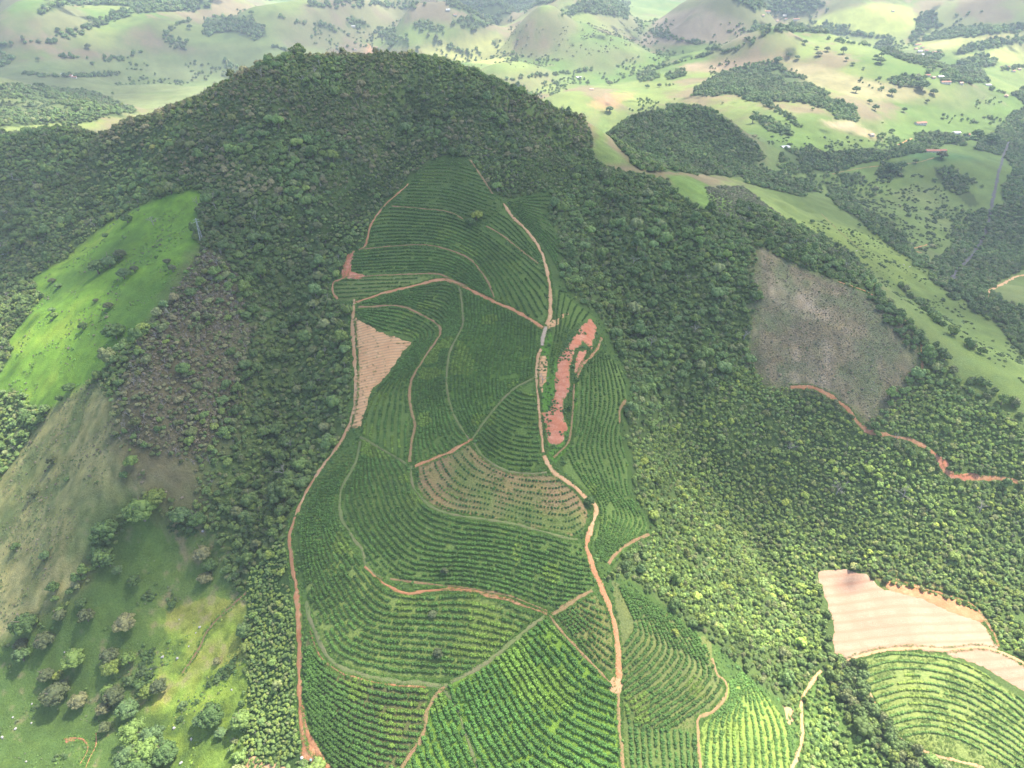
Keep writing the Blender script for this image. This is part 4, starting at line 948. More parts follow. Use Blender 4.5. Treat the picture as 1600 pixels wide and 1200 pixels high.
for k in ('PLANT', 'PASTURE_L', 'SLOPE_L', 'DARKPAST_L', 'CLEAR_R', 'RHULL', 'GLADE_R', 'SPUR_GRASS', 'SADDLE', 'BARE_L'): bad |= inpoly(x + fbm(x, y, 22, 3, 14) * (7 if k not in ('PLANT', 'RHULL') else (4.5 if k == 'PLANT' else 1.5)), y + fbm(x, y, 22, 3, 15) * (7 if k not in ('PLANT', 'RHULL') else (4.5 if k == 'PLANT' else 1.5)), W[k])
x = x[~bad]; y = y[~bad]
burn = inpoly(x + fbm(x, y, 40, 3, 11) * 30, y + fbm(x, y, 40, 3, 12) * 30, W['BURN_L']) & (rng.rand(len(x)) < .8); strip = inpoly(x, y, W['STRIP_L']); top = inpoly(x, y, W['SCRUB_TOP'])
OLD = wpoly([(560,470),(540,600),(500,720),(450,820),(380,900),(350,850),(380,700),(430,560),(470,430)], 30)     # brighter young woods beside the plantation
YOUNG = wpoly([(985,700),(1180,560),(1240,610),(1380,690),(1500,760),(1680,780),(1680,1060),(1560,1010),(1370,900),(1270,885),(1290,1030),(1150,1010),(1000,900),(1020,830)], 30)
YOUNG2 = wpoly([(1440,600),(1500,610),(1680,700),(1680,790),(1480,720),(1380,670),(1400,620)], 30)
yg = inpoly(x, y, YOUNG) | inpoly(x, y, YOUNG2)
nn = fbm(x, y, 55, 3, 131); rad = np.exp(rng.normal(.80, .34, len(x))) * (1 + nn * .25)
big = rng.rand(len(x)) < .025; rad = np.clip(rad * .86, 1.0, 5.0); rad[big] = rng.uniform(3.8, 5.6, int(big.sum()))
tint = tints(x, y, [3, 3, 2.6, 2.6, 1.6, 1.2, .3, .35, 1.6], 141)
ty = np.array([1.12, 1.04, .9]) * tints(x, y, [1.5, .6, 3, 3.4, 3, 1, 1.0, .2, .3], 142) * 1.3; tint[yg] = ty[yg]; rad[yg] *= .62; tint[yg] *= 1.1; tint *= 1 + fbm(x, y, 28, 3, 190)[:, None] * .3  # young woods: tint raised and yellowed, painting in the sunlight on them
tb = tints(x, y, [2, 1.2, 1, 1, .6, 3, .1, 4, 1.2], 143); tint[burn] = tb[burn] * np.array([1.08, .95, 1.0]); rad[burn] *= .8
tm = tints(x, y, [1.5, 1.5, .8, .6, .5, 2.5, .15, 2.5, 2], 144); hi = (H(x, y) > 228) & (fbm(x, y, 45, 3, 145) > -.05); tint[hi] = tm[hi] * np.array([1.2, 1.03, 1.15]); rad[hi] *= .8
rad[strip] *= .5; ts = tints(x, y, [1, .5, 3, 2, 3, .6, 1, .2, .2], 146) * 1.1; tint[strip] = ts[strip]
rad[top] *= .5; tint[top] = (ts * .95)[top]
keep = np.ones(len(x), bool); keep[burn] = rng.rand(burn.sum()) > .3; keep &= ~(top & (fbm(x, y, 30, 3, 147) < -.05))
zone = np.array(['mountain'] * len(x), dtype=object); pxs, pys, _ = project(np.column_stack([x, y, H(x, y)]))
zone[(pxs < 480) & (pys > 480)] = 'left'; zone[(pxs < 480) & (pys <= 480)] = 'left_high'; zone[burn] = 'burn'; zone[strip] = 'strip'
zone[(pxs > 880) & (pys > 260)] = 'gully'; zone[yg] = 'young'; zone[top] = 'top'
tr_P.append(np.column_stack([x, y, H(x, y)])[keep]); tr_r.append(rad[keep]); tr_t.append(tint[keep]); tr_z.extend(list(zone[keep]))
# denser scrub in the strip and the young woods
for key, P, sp_, r0, tk in (('strip', W['STRIP_L'], 1.75, .8, 1.1), ('young', YOUNG, 2.6, 1.0, 1.3), ('young', YOUNG2, 2.6, 1.0, 1.3), ('glade', W['GLADE_R'], 2.9, 1.3, 1.2)):
    x, y = jitter_grid(P[:, 0].min(), P[:, 0].max(), P[:, 1].min(), P[:, 1].max(), sp_)
    s = inpoly(x + fbm(x, y, 12, 3, 5) * 4, y + fbm(x, y, 12, 3, 6) * 4, P) & ~blocked(x, y)
    for k in ('PLANT', 'CLEAR_R', 'RHULL'): s &= ~inpoly(x, y, W[k])
    if key == 'glade': s &= fbm(x, y, 20, 3, 151) > -.42
    else: s &= fbm(x, y, 14, 3, 152) > -.45
    x = x[s]; y = y[s]
    add_trees(x, y, r0 * rng.uniform(.7, 1.4, len(x)), tints(x, y, [1.2, .6, 3, 2.5, 2.5, .8, 1.2, .4, .3], 153, 25) * tk * 1.12, key)
# small understorey crowns that fill the gaps between the larger ones
x, y = jitter_grid(-900, 1250, 50, 1450, 3.3)
s = inpoly(x, y, MASSIF); x = x[s]; y = y[s]; s = in_view(np.column_stack([x, y, H(x, y)]), 120) & ~blocked(x, y) & (rng.rand(len(x)) > .25); x = x[s]; y = y[s]
bad = np.zeros(len(x), bool)
for k in ('PLANT', 'PASTURE_L', 'SLOPE_L', 'DARKPAST_L', 'CLEAR_R', 'RHULL', 'GLADE_R', 'SPUR_GRASS', 'SADDLE', 'BARE_L', 'STRIP_L'): bad |= inpoly(x, y, W[k])
x = x[~bad]; y = y[~bad]; b2 = inpoly(x, y, W['BURN_L']); ti = tints(x, y, [2, 1, 3, 2.5, 2.5, 1.6, .8, .8, 1], 149); ti[b2] = tints(x, y, [1, .6, .5, .5, .3, 3, .1, 6, .8], 148)[b2]
h2 = H(x, y) > 225; ti[h2] *= .85; rr_ = rng.uniform(1.0, 1.9, len(x)); z2 = np.where(b2, 'burn', np.where(x > 60, 'gully', np.where(h2, 'mountain', 'left'))).astype(object)
tr_P.append(np.column_stack([x, y, H(x, y)])); tr_r.append(rr_); tr_t.append(ti); tr_z.extend(list(z2))
# gallery of taller trees between the pale road and the curved field
GAL = wpoly([(1290,1035),(1330,1028),(1352,1050),(1350,1075),(1370,1105),(1400,1145),(1450,1195),(1470,1290),(1420,1290),(1390,1190),(1340,1130),(1300,1075)], 20)
x, y = jitter_grid(GAL[:, 0].min(), GAL[:, 0].max(), GAL[:, 1].min(), GAL[:, 1].max(), 3.6); s = inpoly(x, y, GAL) & ~blocked(x, y); x = x[s]; y = y[s]
add_trees(x, y, rng.uniform(1.9, 3.3, len(x)), tints(x, y, [3, 2, 2, 2, 1, 2, .6, 1, 1], 155, 25), 'gallery')
# woods of the valley
for wi, P in enumerate(WW):
    c = P.mean(0); D = np.linalg.norm(c); sp_ = 5.0 if D < 1300 else min(15, D / 240)
    x, y = jitter_grid(P[:, 0].min(), P[:, 0].max(), P[:, 1].min(), P[:, 1].max(), sp_)
    s = inpoly(x + fbm(x, y, 40, 2, 3) * 12, y + fbm(x, y, 40, 2, 4) * 12, P) & ~blocked(x, y)
    if D > 1300: s &= fbm(x, y, 70, 3, 8) > -.5
    x = x[s]; y = y[s]
    if len(x): add_trees(x, y, sp_ * rng.uniform(.42, .72, len(x)), tints(x, y, [3, 3, 1.5, 2, .8, 1.2, .15, .3, 3], 160 + wi % 7), 'knoll' if wi == 1 else 'valley')
for pts, wd in HEDGES:
    ln = wpoly(pts + pts[::-1][1:-1], 6); n = len(ln)
    D = np.linalg.norm(ln.mean(0)); s_ = 5 if D < 1300 else min(11, D / 280)
    L = np.vstack([ln[:n // 2 + 1]]); seg = np.linalg.norm(np.diff(L, axis=0), axis=1); tot = seg.sum(); m = int(tot * wd / (s_ * s_ * 1.3)) + 2
    q = rng.uniform(0, tot, m); cs = np.concatenate([[0], np.cumsum(seg)])
    x = np.interp(q, cs, L[:, 0]) + rng.uniform(-.5, .5, m) * wd; y = np.interp(q, cs, L[:, 1]) + rng.uniform(-.5, .5, m) * wd
    add_trees(x, y, s_ * rng.uniform(.45, .85, m), tints(x, y, [3, 3, 1.5, 2, .8, 1.2, .15, .3, 3], 170), 'valley')
# trees follow the folds of the far valley
n_ = 60000; a = rng.uniform(-.82, .82, n_); r_ = np.exp(rng.uniform(math.log(1150), math.log(6500), n_)); x = r_ * np.sin(a); y = r_ * np.cos(a); h0 = H(x, y); av = 0
for k in range(8): av = av + H(x + 80 * math.cos(k * .785), y + 80 * math.sin(k * .785)) / 8
s = (av - h0 + fbm(x, y, 160, 3, 301) * 7 > 6.0) & ~inpoly(x, y, MASSIF) & (fbm(x, y, 60, 2, 302) > -.35); x = x[s]; y = y[s]; r_ = r_[s]
add_trees(x, y, np.clip(r_ / 560, 3, 7.5) * rng.uniform(.6, 1.2, len(x)), tints(x, y, [3, 3, 1.5, 2, .8, 1.2, .15, .3, 3], 171), 'valley'); print('fold trees', len(x))
tr_P = np.vstack(tr_P); tr_r = np.concatenate(tr_r); tr_t = np.vstack(tr_t); tr_z = np.array(tr_z, dtype=object)
tr_k = rng.randint(0, N_TREE, len(tr_P)); tr_yaw = frand(len(tr_P), 0, 6.28); tr_h = frand(len(tr_P), 1.0, 1.6)
print('forest trees', len(tr_P))
ZW = {'left': 'in the woods left of the long dirt road', 'strip': 'in the scrub strip hugging the red dirt road at the bottom', 'gully': 'in the forest gully right of the plantation', 'young': 'in the sunlit young woods on the right slope', 'gallery': 'in the narrow wood beside the curved contour field',
      'glade': 'between the pale road and the narrow wood', 'burn': 'in the scorched brown patch on the left ridge', 'valley': 'in the valley woods', 'knoll': 'on the wooded knoll', 'mountain': 'on the mountain face', 'left_high': 'on the left shoulder of the mountain', 'top': 'in the scrub above the plantation'}
def tone_word(c):
    if c[0] > c[1] * .9: return 'grey-brown'
    if c[1] > .16: return 'bright yellow-green'
    if c[1] > .115: return 'mid green'
    return 'dark green'
def tree_thing(name, i_mesh, loc, rad, hf, yaw, tint, label, cat, group=None, crown=None):
    e = bpy.data.objects.new(name, None); C.collection.objects.link(e); e.location = loc; e.empty_display_size = .5
    t = bpy.data.objects.new('trunk', TRUNKS[i_mesh]); link(t, e); t.scale = (rad, rad, rad * hf); t.rotation_euler.z = yaw
    c = bpy.data.objects.new('crown', crown or CROWNS[i_mesh]); link(c, e); c.scale = (rad, rad, rad * hf); c.location = (0, 0, rad * hf * TREE_H * .42); c.rotation_euler.z = yaw
    c['tint'] = [float(q) for q in tint]
    tag(e, label, cat, group); return e
sel = pick_largest(tr_P, tr_r, 300)
for i in sel:
    w = ZW[tr_z[i]]; tw = tone_word(tr_t[i])
    tree_thing('forest_tree', tr_k[i], tr_P[i], tr_r[i], tr_h[i], tr_yaw[i], tr_t[i], '%s round-crowned tree %s' % (tw, w), 'tree', '%s trees %s' % (tw, w))
rest = np.ones(len(tr_P), bool); rest[sel] = False
MT = [merged_tree(i) for i in range(N_TREE)]
for k in range(3):
    m = DEADS[k].copy(); q = np.empty(len(m.vertices) * 3, np.float32); m.vertices.foreach_get('co', q); m.vertices.foreach_set('co', q * .34); MT.append(m)
zb = tr_z == 'burn'; zm = (tr_z == 'mountain') | (tr_z == 'left_high')
dd = (zb & (rng.rand(len(tr_z)) < .4)) | (zm & (rng.rand(len(tr_z)) < .05)) | (rng.rand(len(tr_z)) < .012); dd[sel] = False
tr_k[dd] = N_TREE + rng.randint(0, 3, int(dd.sum()))
sq = rng.uniform(.78, 1.22, len(tr_r))
scatter('forest', MT, tr_P[rest], tr_yaw[rest], np.column_stack([tr_r * sq, tr_r / sq, tr_r * tr_h])[rest], tr_t[rest], tr_k[rest], 'dense mixed forest of small round crowns over the mountain and its gullies', 'forest', rng.normal(0, .13, (int(rest.sum()), 2)))
# ------------------------------------------------------------------ lone trees of the pastures
LONE = [ # px, py, crown radius in photo px, tone, what it looks like and where
 (45,980,17,1,'large dark green round tree at the edge of the pale slope, bottom left'),(72,1003,13,7,'grey-brown bushy tree just right of the dark tree below the pale slope'),(36,1008,9,7,'small rusty grey tree under the dark tree below the pale slope'),(38,1028,11,3,'green shrubby tree lowest of the clump below the pale slope'),
 (120,1032,16,2,'lone bright green round tree in the dark pasture'),(200,976,16,5,'pale silvery tree with open crown in the dark pasture'),(174,1027,13,7,'greyish purple tree of the close trio in the dark pasture'),(176,1046,13,4,'yellowish green tree lowest of the close trio'),(203,1032,11,2,'small bright green tree right of the close trio'),
 (138,966,12,7,'dim grey tree between the pale slope and the silvery tree'),(97,964,9,7,'small grey-brown tree on the edge of the pale slope'),(128,944,8,1,'small dark tree at the top edge of the dark pasture'),(86,921,9,1,'round dark bush standing alone on the pale slope'),(111,924,6,1,'smaller dark bush next to the round one on the pale slope'),
 (74,1057,10,7,'pale greyish tree touching a yellow bush'),(92,1056,7,6,'small yellow-green bush right of the pale greyish tree'),(94,1088,18,7,'broad grey-brown tree in the lower left pasture'),(126,1096,12,5,'pale olive tree right of the broad grey-brown tree'),
 (182,1092,14,7,'olive brown tree at the head of the big grove'),(165,1110,10,5,'small olive tree on the left of the big grove'),(170,1080,8,2,'small light green tree above the big grove'),(252,1075,12,7,'grey tree at the upper right corner of the big grove'),(234,1083,11,4,'light green tree beside the grey one, above the big grove'),(203,1113,15,3,'green tree in the upper part of the big grove'),(166,1138,9,7,'small grey tree left of the big grove'),
 (215,1148,20,2,'big light green crown in the left of the grove'),(243,1155,18,3,'big green crown in the right of the grove'),(205,1182,18,3,'big green crown in the lower left of the grove'),(235,1180,20,2,'big green crown in the middle of the grove'),(262,1178,17,1,'dark green crown on the right edge of the grove'),(222,1205,20,1,'dark green crown cut by the bottom edge of the photo'),
 (333,1122,18,1,'dark blue-green tree standing alone on the yellow-green pasture'),(312,1127,9,3,'low green bush left of the dark blue-green tree'),(340,1034,6,5,'small pale bush on the yellow-green pasture'),(346,1145,8,3,'low bush below the dark blue-green tree'),(270,946,6,1,'tiny dark bush at the top of the yellow-green pasture'),
 (212,911,10,1,'dark tree at the top of the dark pasture'),(170,838,21,1,'large dark tree on the left of the pair below the bare patch'),(226,803,23,2,'largest bright green tree below the bare brown patch'),(245,782,16,4,'green crown behind the largest bright green tree'),(208,724,11,2,'bright green bush beside the bare brown patch'),(172,880,11,1,'dark tree under the large dark tree'),(186,893,8,3,'low green tree under the large dark trees'),
 (318,868,13,5,'grey-green tree in the middle of the upper pasture edge'),(330,886,11,1,'darker tree touching the grey-green tree'),(322,905,11,5,'pale tree lowest of the upper pasture trio'),(285,808,15,3,'round green tree at the edge of the gully wood'),(310,815,14,1,'dark tree at the edge of the gully wood'),(195,745,6,1,'small dark bush beside the bare brown patch'),(82,722,7,7,'grey shrub on the middle of the pale slope'),(55,770,8,7,'grey shrub on the lower part of the pale slope'),(105,750,4,1,'little dark shrub on the pale slope'),(25,855,6,1,'small dark shrub near the left edge on the pale slope'),(72,870,7,3,'green shrub low on the pale slope'),
 (155,423,13,1,'dark round tree in the middle of the bright green pasture'),(172,413,11,3,'mid green tree right of the dark round one on the bright pasture'),(190,400,9,7,'greyish tree behind the pair on the bright pasture'),(195,432,10,3,'low green tree below the pair on the bright pasture'),(211,423,6,7,'grey bush on the bright pasture'),(82,440,5,7,'small bare grey tree at the upper left of the bright pasture'),(92,448,4,1,'small dark bush beside the bare grey tree on the bright pasture'),
 (131,512,7,1,'solitary round tree low on the bright pasture'),(171,480,7,7,'grey bush in the centre of the bright pasture'),(82,486,5,3,'small forked tree on the sunlit crest of the bright pasture'),(86,494,5,2,'small tree just below the forked tree on the sunlit crest'),(262,411,6,7,'purple-grey bush high on the bright pasture'),(270,422,6,7,'second purple-grey bush high on the bright pasture'),(182,524,15,1,'large dark tree at the lower right of the bright pasture'),(200,345,8,1,'dark tree near the top of the bright pasture'),(165,370,4,1,'tiny bush near the left edge of the bright pasture'),(150,470,4,7,'tiny grey bush mid bright pasture'),(94,625,5,1,'small dark tree at the bottom tip of the bright pasture'),(110,607,9,1,'dark tree near the bottom tip of the bright pasture'),(45,655,10,1,'tree on the left ravine below the bright pasture'),
 (921,785,9,1,'dark lone tree overhanging the bend of the dirt road'),(745,340,10,6,'bright yellow-green tree clump in the upper coffee rows'),(735,350,9,1,'dark tree in the upper coffee rows'),(676,960,7,7,'grey tree standing in the lower coffee rows'),(685,1022,8,7,'dark purple tree standing in the lower coffee rows'),(695,895,6,7,'greyish tree in the central coffee block'),(1054,990,6,6,'pale green bush in the folded coffee rows'),
 (1337,143,6,1,'dark round tree on the ridge pasture above the small wood'),(1393,147,6,1,'round tree in the middle of the ridge pasture'),(1440,138,9,1,'broad dark tree on the ridge crest by the farm'),(1458,146,5,1,'smaller dark tree right of the broad one on the ridge'),(1367,171,5,1,'round tree right of the small wood on the hillside'),(1358,161,4,1,'small tree above the round tree on the hillside'),(1412,174,4,1,'flat dark bush on the green hillside'),(1448,160,3,7,'tiny grey tree on the green hillside'),
 (1257,68,4,1,'dark tree left on the far sunlit ridge'),(1276,76,3,1,'tiny tree on the far sunlit ridge'),(1292,79,4,7,'greyish tree on the far sunlit ridge'),(1232,89,4,1,'tree at the left of the far brown slope'),(1215,96,6,1,'dark bushy tree at the upper edge of the small wood'),(1245,92,4,1,'tree on the far brown slope'),(1279,86,5,7,'wide grey tree on the far brown slope'),(1317,82,5,1,'tall dark tree on the far green slope'),(1322,94,3,1,'small tree below the tall dark tree'),(1375,97,6,1,'dark tree lowest of a trio on the far green slope'),(1368,91,4,1,'tree left in a trio on the far green slope'),(1377,88,4,1,'tree top right in a trio on the far green slope'),(1332,101,3,1,'tiny tree on the far green slope'),(1349,108,2,1,'very tiny tree on the far green slope'),
 (1228,205,6,1,'round tree left in the shaded valley meadow'),(1176,190,7,1,'dark round tree under the small wood'),(952,173,6,1,'dark tree on the saddle beside the knoll'),(870,130,3,1,'small tree on the far flat meadow'),(918,132,4,1,'round tree on the far flat meadow by the lane'),(953,132,5,7,'grey-green tree on the far meadow bend'),(1011,137,4,1,'tree on the far meadow left of the knoll'),(1030,135,4,7,'small tree right on the far meadow'),(1393,206,4,1,'tree beside the bare field in the valley'),(1525,214,8,1,'dark tree in front of the red roofed house'),(1548,223,9,1,'large dark tree beside the valley road'),
 (1390,268,10,1,'large dark tree on the round green hill'),(1408,262,7,3,'upright tree on the round green hill'),(1430,254,4,1,'small dark tree high on the round green hill'),(1470,245,7,7,'greyish tree by the sheds on top of the round hill'),(1268,347,4,1,'lone bush on the long green slope'),(1342,354,3,1,'tiny bush on the long green slope'),
 (92,50,4,1,'dark tree on the far left pasture'),(138,75,4,7,'grey tree on the shaded far hill'),(297,45,4,1,'tree on the far brown hill'),(393,22,4,1,'dark tree behind the far grove'),(545,55,3,1,'tree near the far white farm'),(610,72,5,1,'round dark tree at the far stream'),(653,78,4,1,'dark tree left on the far bright slope'),(732,83,3,1,'dark tree on the far bright slope'),(60,95,3,1,'tree by the far left lane'),(145,100,3,1,'tree in the far left meadow'),
 (955,340,5,1,'dark tree of the forest edge'),
]
_used = set()
lp, lh = ground_at([l[0] for l in LONE], [l[1] + l[2] * .35 for l in LONE])
for (px, py, rp, tone, lab), P, h in zip(LONE, lp, lh):
    if not h or lab == 'dark tree of the forest edge': continue
    D = math.sqrt(P[0]**2 + P[1]**2 + (P[2] - CAMZ)**2)
    i = rng.randint(0, N_TREE)
    tree_thing('tree' if rp > 7 or D > 900 else 'small_tree', i, P, rp * D / FPX * 1.05, rng.uniform(.85, 1.1), rng.uniform(0, 6), (np.array([.088, .112, .052]) if tone == 7 else PAL[tone] * .85) * rng.uniform(.9, 1.15) * (1.1 if tone == 2 else 1), lab, 'tree', None, BIG[rng.randint(3)] if rp * D / FPX > 3.2 else None)
# scattered trees too small to tell apart on the far pastures
n = 0; FAR = []
while n < 170:
    a = rng.uniform(-.8, .8); r = math.exp(rng.uniform(math.log(950), math.log(4300))); x = r * math.sin(a); y = r * math.cos(a)
    if inpoly(np.array([x]), np.array([y]), MASSIF)[0] or vnoise(np.array([x / 260]), np.array([y / 260]), 4)[0] < .5: continue
    P = np.array([x, y, float(H(x, y))]); px, py, d = project(P)
    if not (0 < px < 1600 and 0 < py < 1200): continue
    side = 'left' if px < 650 else ('middle' if px < 1050 else 'right')
    tree_thing('pasture_tree', rng.randint(0, N_TREE), P, rng.uniform(2.2, 4.8) * (1 if r < 2500 else 1.3), rng.uniform(.8, 1.1), rng.uniform(0, 6), PAL[rng.choice([0, 1, 5, 8])], 'tiny dark tree dotted over the far pastures on the %s' % side, 'tree', 'tiny trees on the far pastures, %s side' % side); n += 1

# leafless trees
def dead(px, py, hpx, lab):
    P, h = ground_at([px], [py]); P = P[0]; D = np.linalg.norm(P - [0, 0, CAMZ])
    o = link(bpy.data.objects.new('leafless_tree', DEADS[rng.randint(3)])); s = hpx * D / FPX / 5.5
    o.location = P; o.scale = (s, s, s); o.rotation_euler.z = rng.uniform(0, 6); tag(o, lab, 'dead tree')
for a in [(848,598,20,'grey leafless tree standing where the diagonal track meets the red cut'),(990,412,16,'pale leafless tree high in the right forest gully'),(1017,540,22,'pale forked leafless tree at the head of the right gully'),(1162,530,20,'grey leafless tree near the brown clearing'),(1307,772,30,'large grey leafless tree in the lower right woods'),(1410,780,26,'grey leafless tree amid the sunlit young woods'),
          (1232,705,22,'slender leafless tree in the dark gully wood'),(1085,520,18,'grey leafless tree among the dark gully crowns'),(445,745,26,'grey leafless tree among shrubs left of the dirt road'),(455,700,20,'smaller grey leafless tree above the shrubs left of the dirt road'),(240,352,18,'white leafless stem near the top of the bright pasture'),(1530,800,22,'grey leafless tree at the right edge of the young woods')]: dead(*a)

# ------------------------------------------------------------------ shrubs, tufts, felled brush
def stuff_points(P, sp, thr=None, seed=1, avoid=()):
    x, y = jitter_grid(P[:, 0].min(), P[:, 0].max(), P[:, 1].min(), P[:, 1].max(), sp)
    s = inpoly(x, y, P) & ~blocked(x, y)
    for k in avoid: s &= ~inpoly(x, y, W[k])
    if thr is not None: s &= fbm(x, y, 16, 3, seed) > thr
    return x[s], y[s]
sx, sy, sr, st = [], [], [], []
for P, sp, thr, r0, pal, av in [(W['SLOPE_L'], 2.4, .0, .48, [(.12,.16,.06),(.16,.15,.10),(.09,.14,.05)], ()), (W['PASTURE_L'], 3.4, .14, .6, [(.10,.19,.045),(.13,.14,.09),(.12,.24,.05)], ()), (W['DARKPAST_L'], 2.6, .05, .42, [(.10,.17,.05),(.13,.17,.08),(.11,.19,.05)], ()),
        (W['DARKPAST_L'], 2.2, .42, 1.25, [(.075,.13,.04),(.06,.11,.035),(.09,.14,.05)], ()), (W['YEL_L'], 2.4, .05, .4, [(.20,.31,.05),(.13,.23,.05),(.26,.32,.07)], ()), (W['BURN_L'], 2.0, -.2, .8, [(.155,.135,.09),(.12,.11,.07),(.095,.13,.05),(.19,.165,.115)], ()), (W['CLEAR_R'], 1.5, -.3, .38, [(.215,.185,.13),(.17,.15,.10),(.12,.16,.07),(.27,.235,.18)], ()),
        (W['BARE_L'], 3.4, .1, .6, [(.2,.17,.13),(.1,.13,.06)], ()), (W['SCRUB_TOP'], 2.6, -.3, .75, [(.07,.12,.035),(.09,.14,.04),(.12,.13,.07)], ('PLANT',)), (W['GLADE_R'], 3.0, .05, .7, [(.11,.2,.05),(.08,.16,.04)], ()),
        (wpoly([(1100,292),(1160,290),(1235,350),(1255,388),(1160,357),(1112,326)]), 2.6, -.4, 1.0, [(.16,.16,.11),(.12,.14,.08),(.09,.13,.05)], ()), (wpoly([(1190,345),(1300,345),(1440,400),(1600,560),(1600,620),(1430,490),(1330,400)]), 6, .1, 1.2, [(.07,.12,.04),(.1,.15,.05)], ()), (wpoly([(1300,290),(1440,270),(1540,330),(1480,380),(1440,400),(1370,340)]), 7, .0, 1.8, [(.07,.11,.04),(.06,.1,.04)], ()),
        (wpoly([(880,510),(930,555),(900,600),(895,690),(870,700),(890,600)]), 2.6, -.2, .8, [(.045,.105,.03),(.06,.12,.035)], ()), (wpoly([(0,140),(90,138),(200,165),(170,185),(60,175),(0,175)]), 8, 0, 2.2, [(.07,.11,.045),(.06,.1,.04)], ()),
        (wpoly([(1200,200),(1300,215),(1400,215),(1440,235),(1300,245),(1200,232)]), 9, .05, 2.2, [(.07,.12,.045)], ()),(wpoly([(800,40),(1000,40),(1000,70),(830,110),(780,100)]), 11, .15, 2.3, [(.12,.14,.07),(.10,.12,.06)], ())]:
    x, y = stuff_points(P, sp, thr, 33, av)
    sx.append(x); sy.append(y); sr.append(r0 * np.exp(rng.normal(0, .35, len(x)))); st.append(np.array(pal)[rng.randint(0, len(pal), len(x))] * rng.uniform(.75, 1.25, (len(x), 1)))
x, y = stuff_points(W['PLANT'], 2.3, -.35, 35)
for q in FW.values():
    s = ~inpoly(x, y, q); x = x[s]; y = y[s]
sx.append(x); sy.append(y); sr.append(.62 * np.exp(rng.normal(0, .35, len(x)))); st.append(np.array([(.08,.16,.045),(.11,.19,.05),(.06,.12,.035)])[rng.randint(0, 3, len(x))] * rng.uniform(.8, 1.25, (len(x), 1)))
for p_, th_ in ((RED_MAIN, .22), ([(843,555),(853,555),(855,575),(851,600),(846,622),(839,600),(840,575)], .3), ([(880,510),(905,520),(880,560),(872,600),(866,640),(858,640),(864,590)], -.2)):
    Q = wpoly(p_, 8); x, y = jitter_grid(Q[:, 0].min(), Q[:, 0].max(), Q[:, 1].min(), Q[:, 1].max(), 1.5); s = inpoly(x, y, Q) & (fbm(x, y, 7, 3, 36) > th_); x = x[s]; y = y[s]
    sx.append(x); sy.append(y); sr.append(rng.uniform(.45, .95, len(x))); st.append(np.array([(.09,.17,.05),(.07,.14,.04)])[rng.randint(0, 2, len(x))])
# rough growth between forest crowns
sx = np.concatenate(sx); sy = np.concatenate(sy); sr = np.concatenate(sr); st = np.vstack(st)
P = np.column_stack([sx, sy, H(sx, sy) - .05]); v = in_view(P); P = P[v]; sr = sr[v]; st = st[v]
print('shrubs', len(P))
scatter('undergrowth', SHRUBS, P, frand(len(P), 0, 6.28), np.column_stack([sr, sr, sr * frand(len(P), .7, 1.1)]), st, rng.randint(0, 3, len(P)), 'low shrubs and scrub dotted over pastures, clearings and old burns', 'scrub')
# grass verges along the lanes and in the rows
gxs, gys, gts = [], [], []
for ln, w in _keep_out:
    d = np.linalg.norm(ln, axis=1).mean()
    if d > 560: continue
    tg = np.gradient(ln, axis=0); tg /= np.linalg.norm(tg, axis=1, keepdims=True) + 1e-9; nr = np.stack([-tg[:, 1], tg[:, 0]], -1)
    for sd in (-1, 1):
        for rep in range(2):
            q = ln + nr * (sd * (w + rng.uniform(.1, .9, (len(ln), 1)))) + rng.uniform(-.4, .4, ln.shape); gxs.append(q[:, 0]); gys.append(q[:, 1])
n0 = sum(len(a) for a in gxs); gts.append(np.array([.13, .24, .05]) * rng.uniform(.7, 1.3, (n0, 1)))
for k, sp_ in (('contour_right', 1.5), ('bottom_middle', 1.7), ('lower_left', 2.0), ('young_soil', 2.6), ('sunlit_nose', 1.8), ('lower_right', 2.3), ('triangle', 1.8), ('bottom_left', 2.2)):
    Q = FW[k]; x, y = jitter_grid(Q[:, 0].min(), Q[:, 0].max(), Q[:, 1].min(), Q[:, 1].max(), sp_); s = inpoly(x, y, Q) & ~blocked(x, y) & (fbm(x, y, 6, 3, 3) > 0)
    gxs.append(x[s]); gys.append(y[s]); gts.append(np.array([.15, .24, .055]) * rng.uniform(.7, 1.25, (s.sum(), 1)))
# tufts in level lines over the salmon earth
Q = wpoly([(552,495),(600,520),(642,533),(632,552),(603,590),(585,607),(572,642),(566,668),(546,674),(556,625),(558,560)], 6)
ty0 = Q[:, 1].min()
for yy in np.arange(ty0, Q[:, 1].max(), 2.9):
    x = np.arange(Q[:, 0].min(), Q[:, 0].max(), .55); y = np.full(len(x), yy) + fbm(x, x * 0 + yy, 25, 2, 12) * 1.6 + rng.uniform(-.2, .2, len(x))
    s = inpoly(x, y, Q); ed = rng.rand(len(x)); px, py, _ = project(np.column_stack([x, y, H(x, y)]))
    core = (px > 560) & (px < 634 - (py - 540) * .42) & (py > 500); s &= (~core) | (ed > .9); s &= ed > .25
    gxs.append(x[s]); gys.append(y[s]); gts.append(np.array([.17, .22, .07]) * rng.uniform(.7, 1.2, (s.sum(), 1)))
Q = wpoly([(553,690),(566,690),(556,715),(535,745),(510,780),(480,795),(470,800),(500,750)], 6)
for yy in np.arange(Q[:, 1].min(), Q[:, 1].max(), 2.2):
    x = np.arange(Q[:, 0].min(), Q[:, 0].max(), .5); y = yy + (x - x[0]) * -.35 + rng.uniform(-.15, .15, len(x)); s = inpoly(x, y, Q) & ~blocked(x, y)
    gxs.append(x[s]); gys.append(y[s]); gts.append(np.array([.16, .24, .06]) * rng.uniform(.7, 1.2, (s.sum(), 1)))
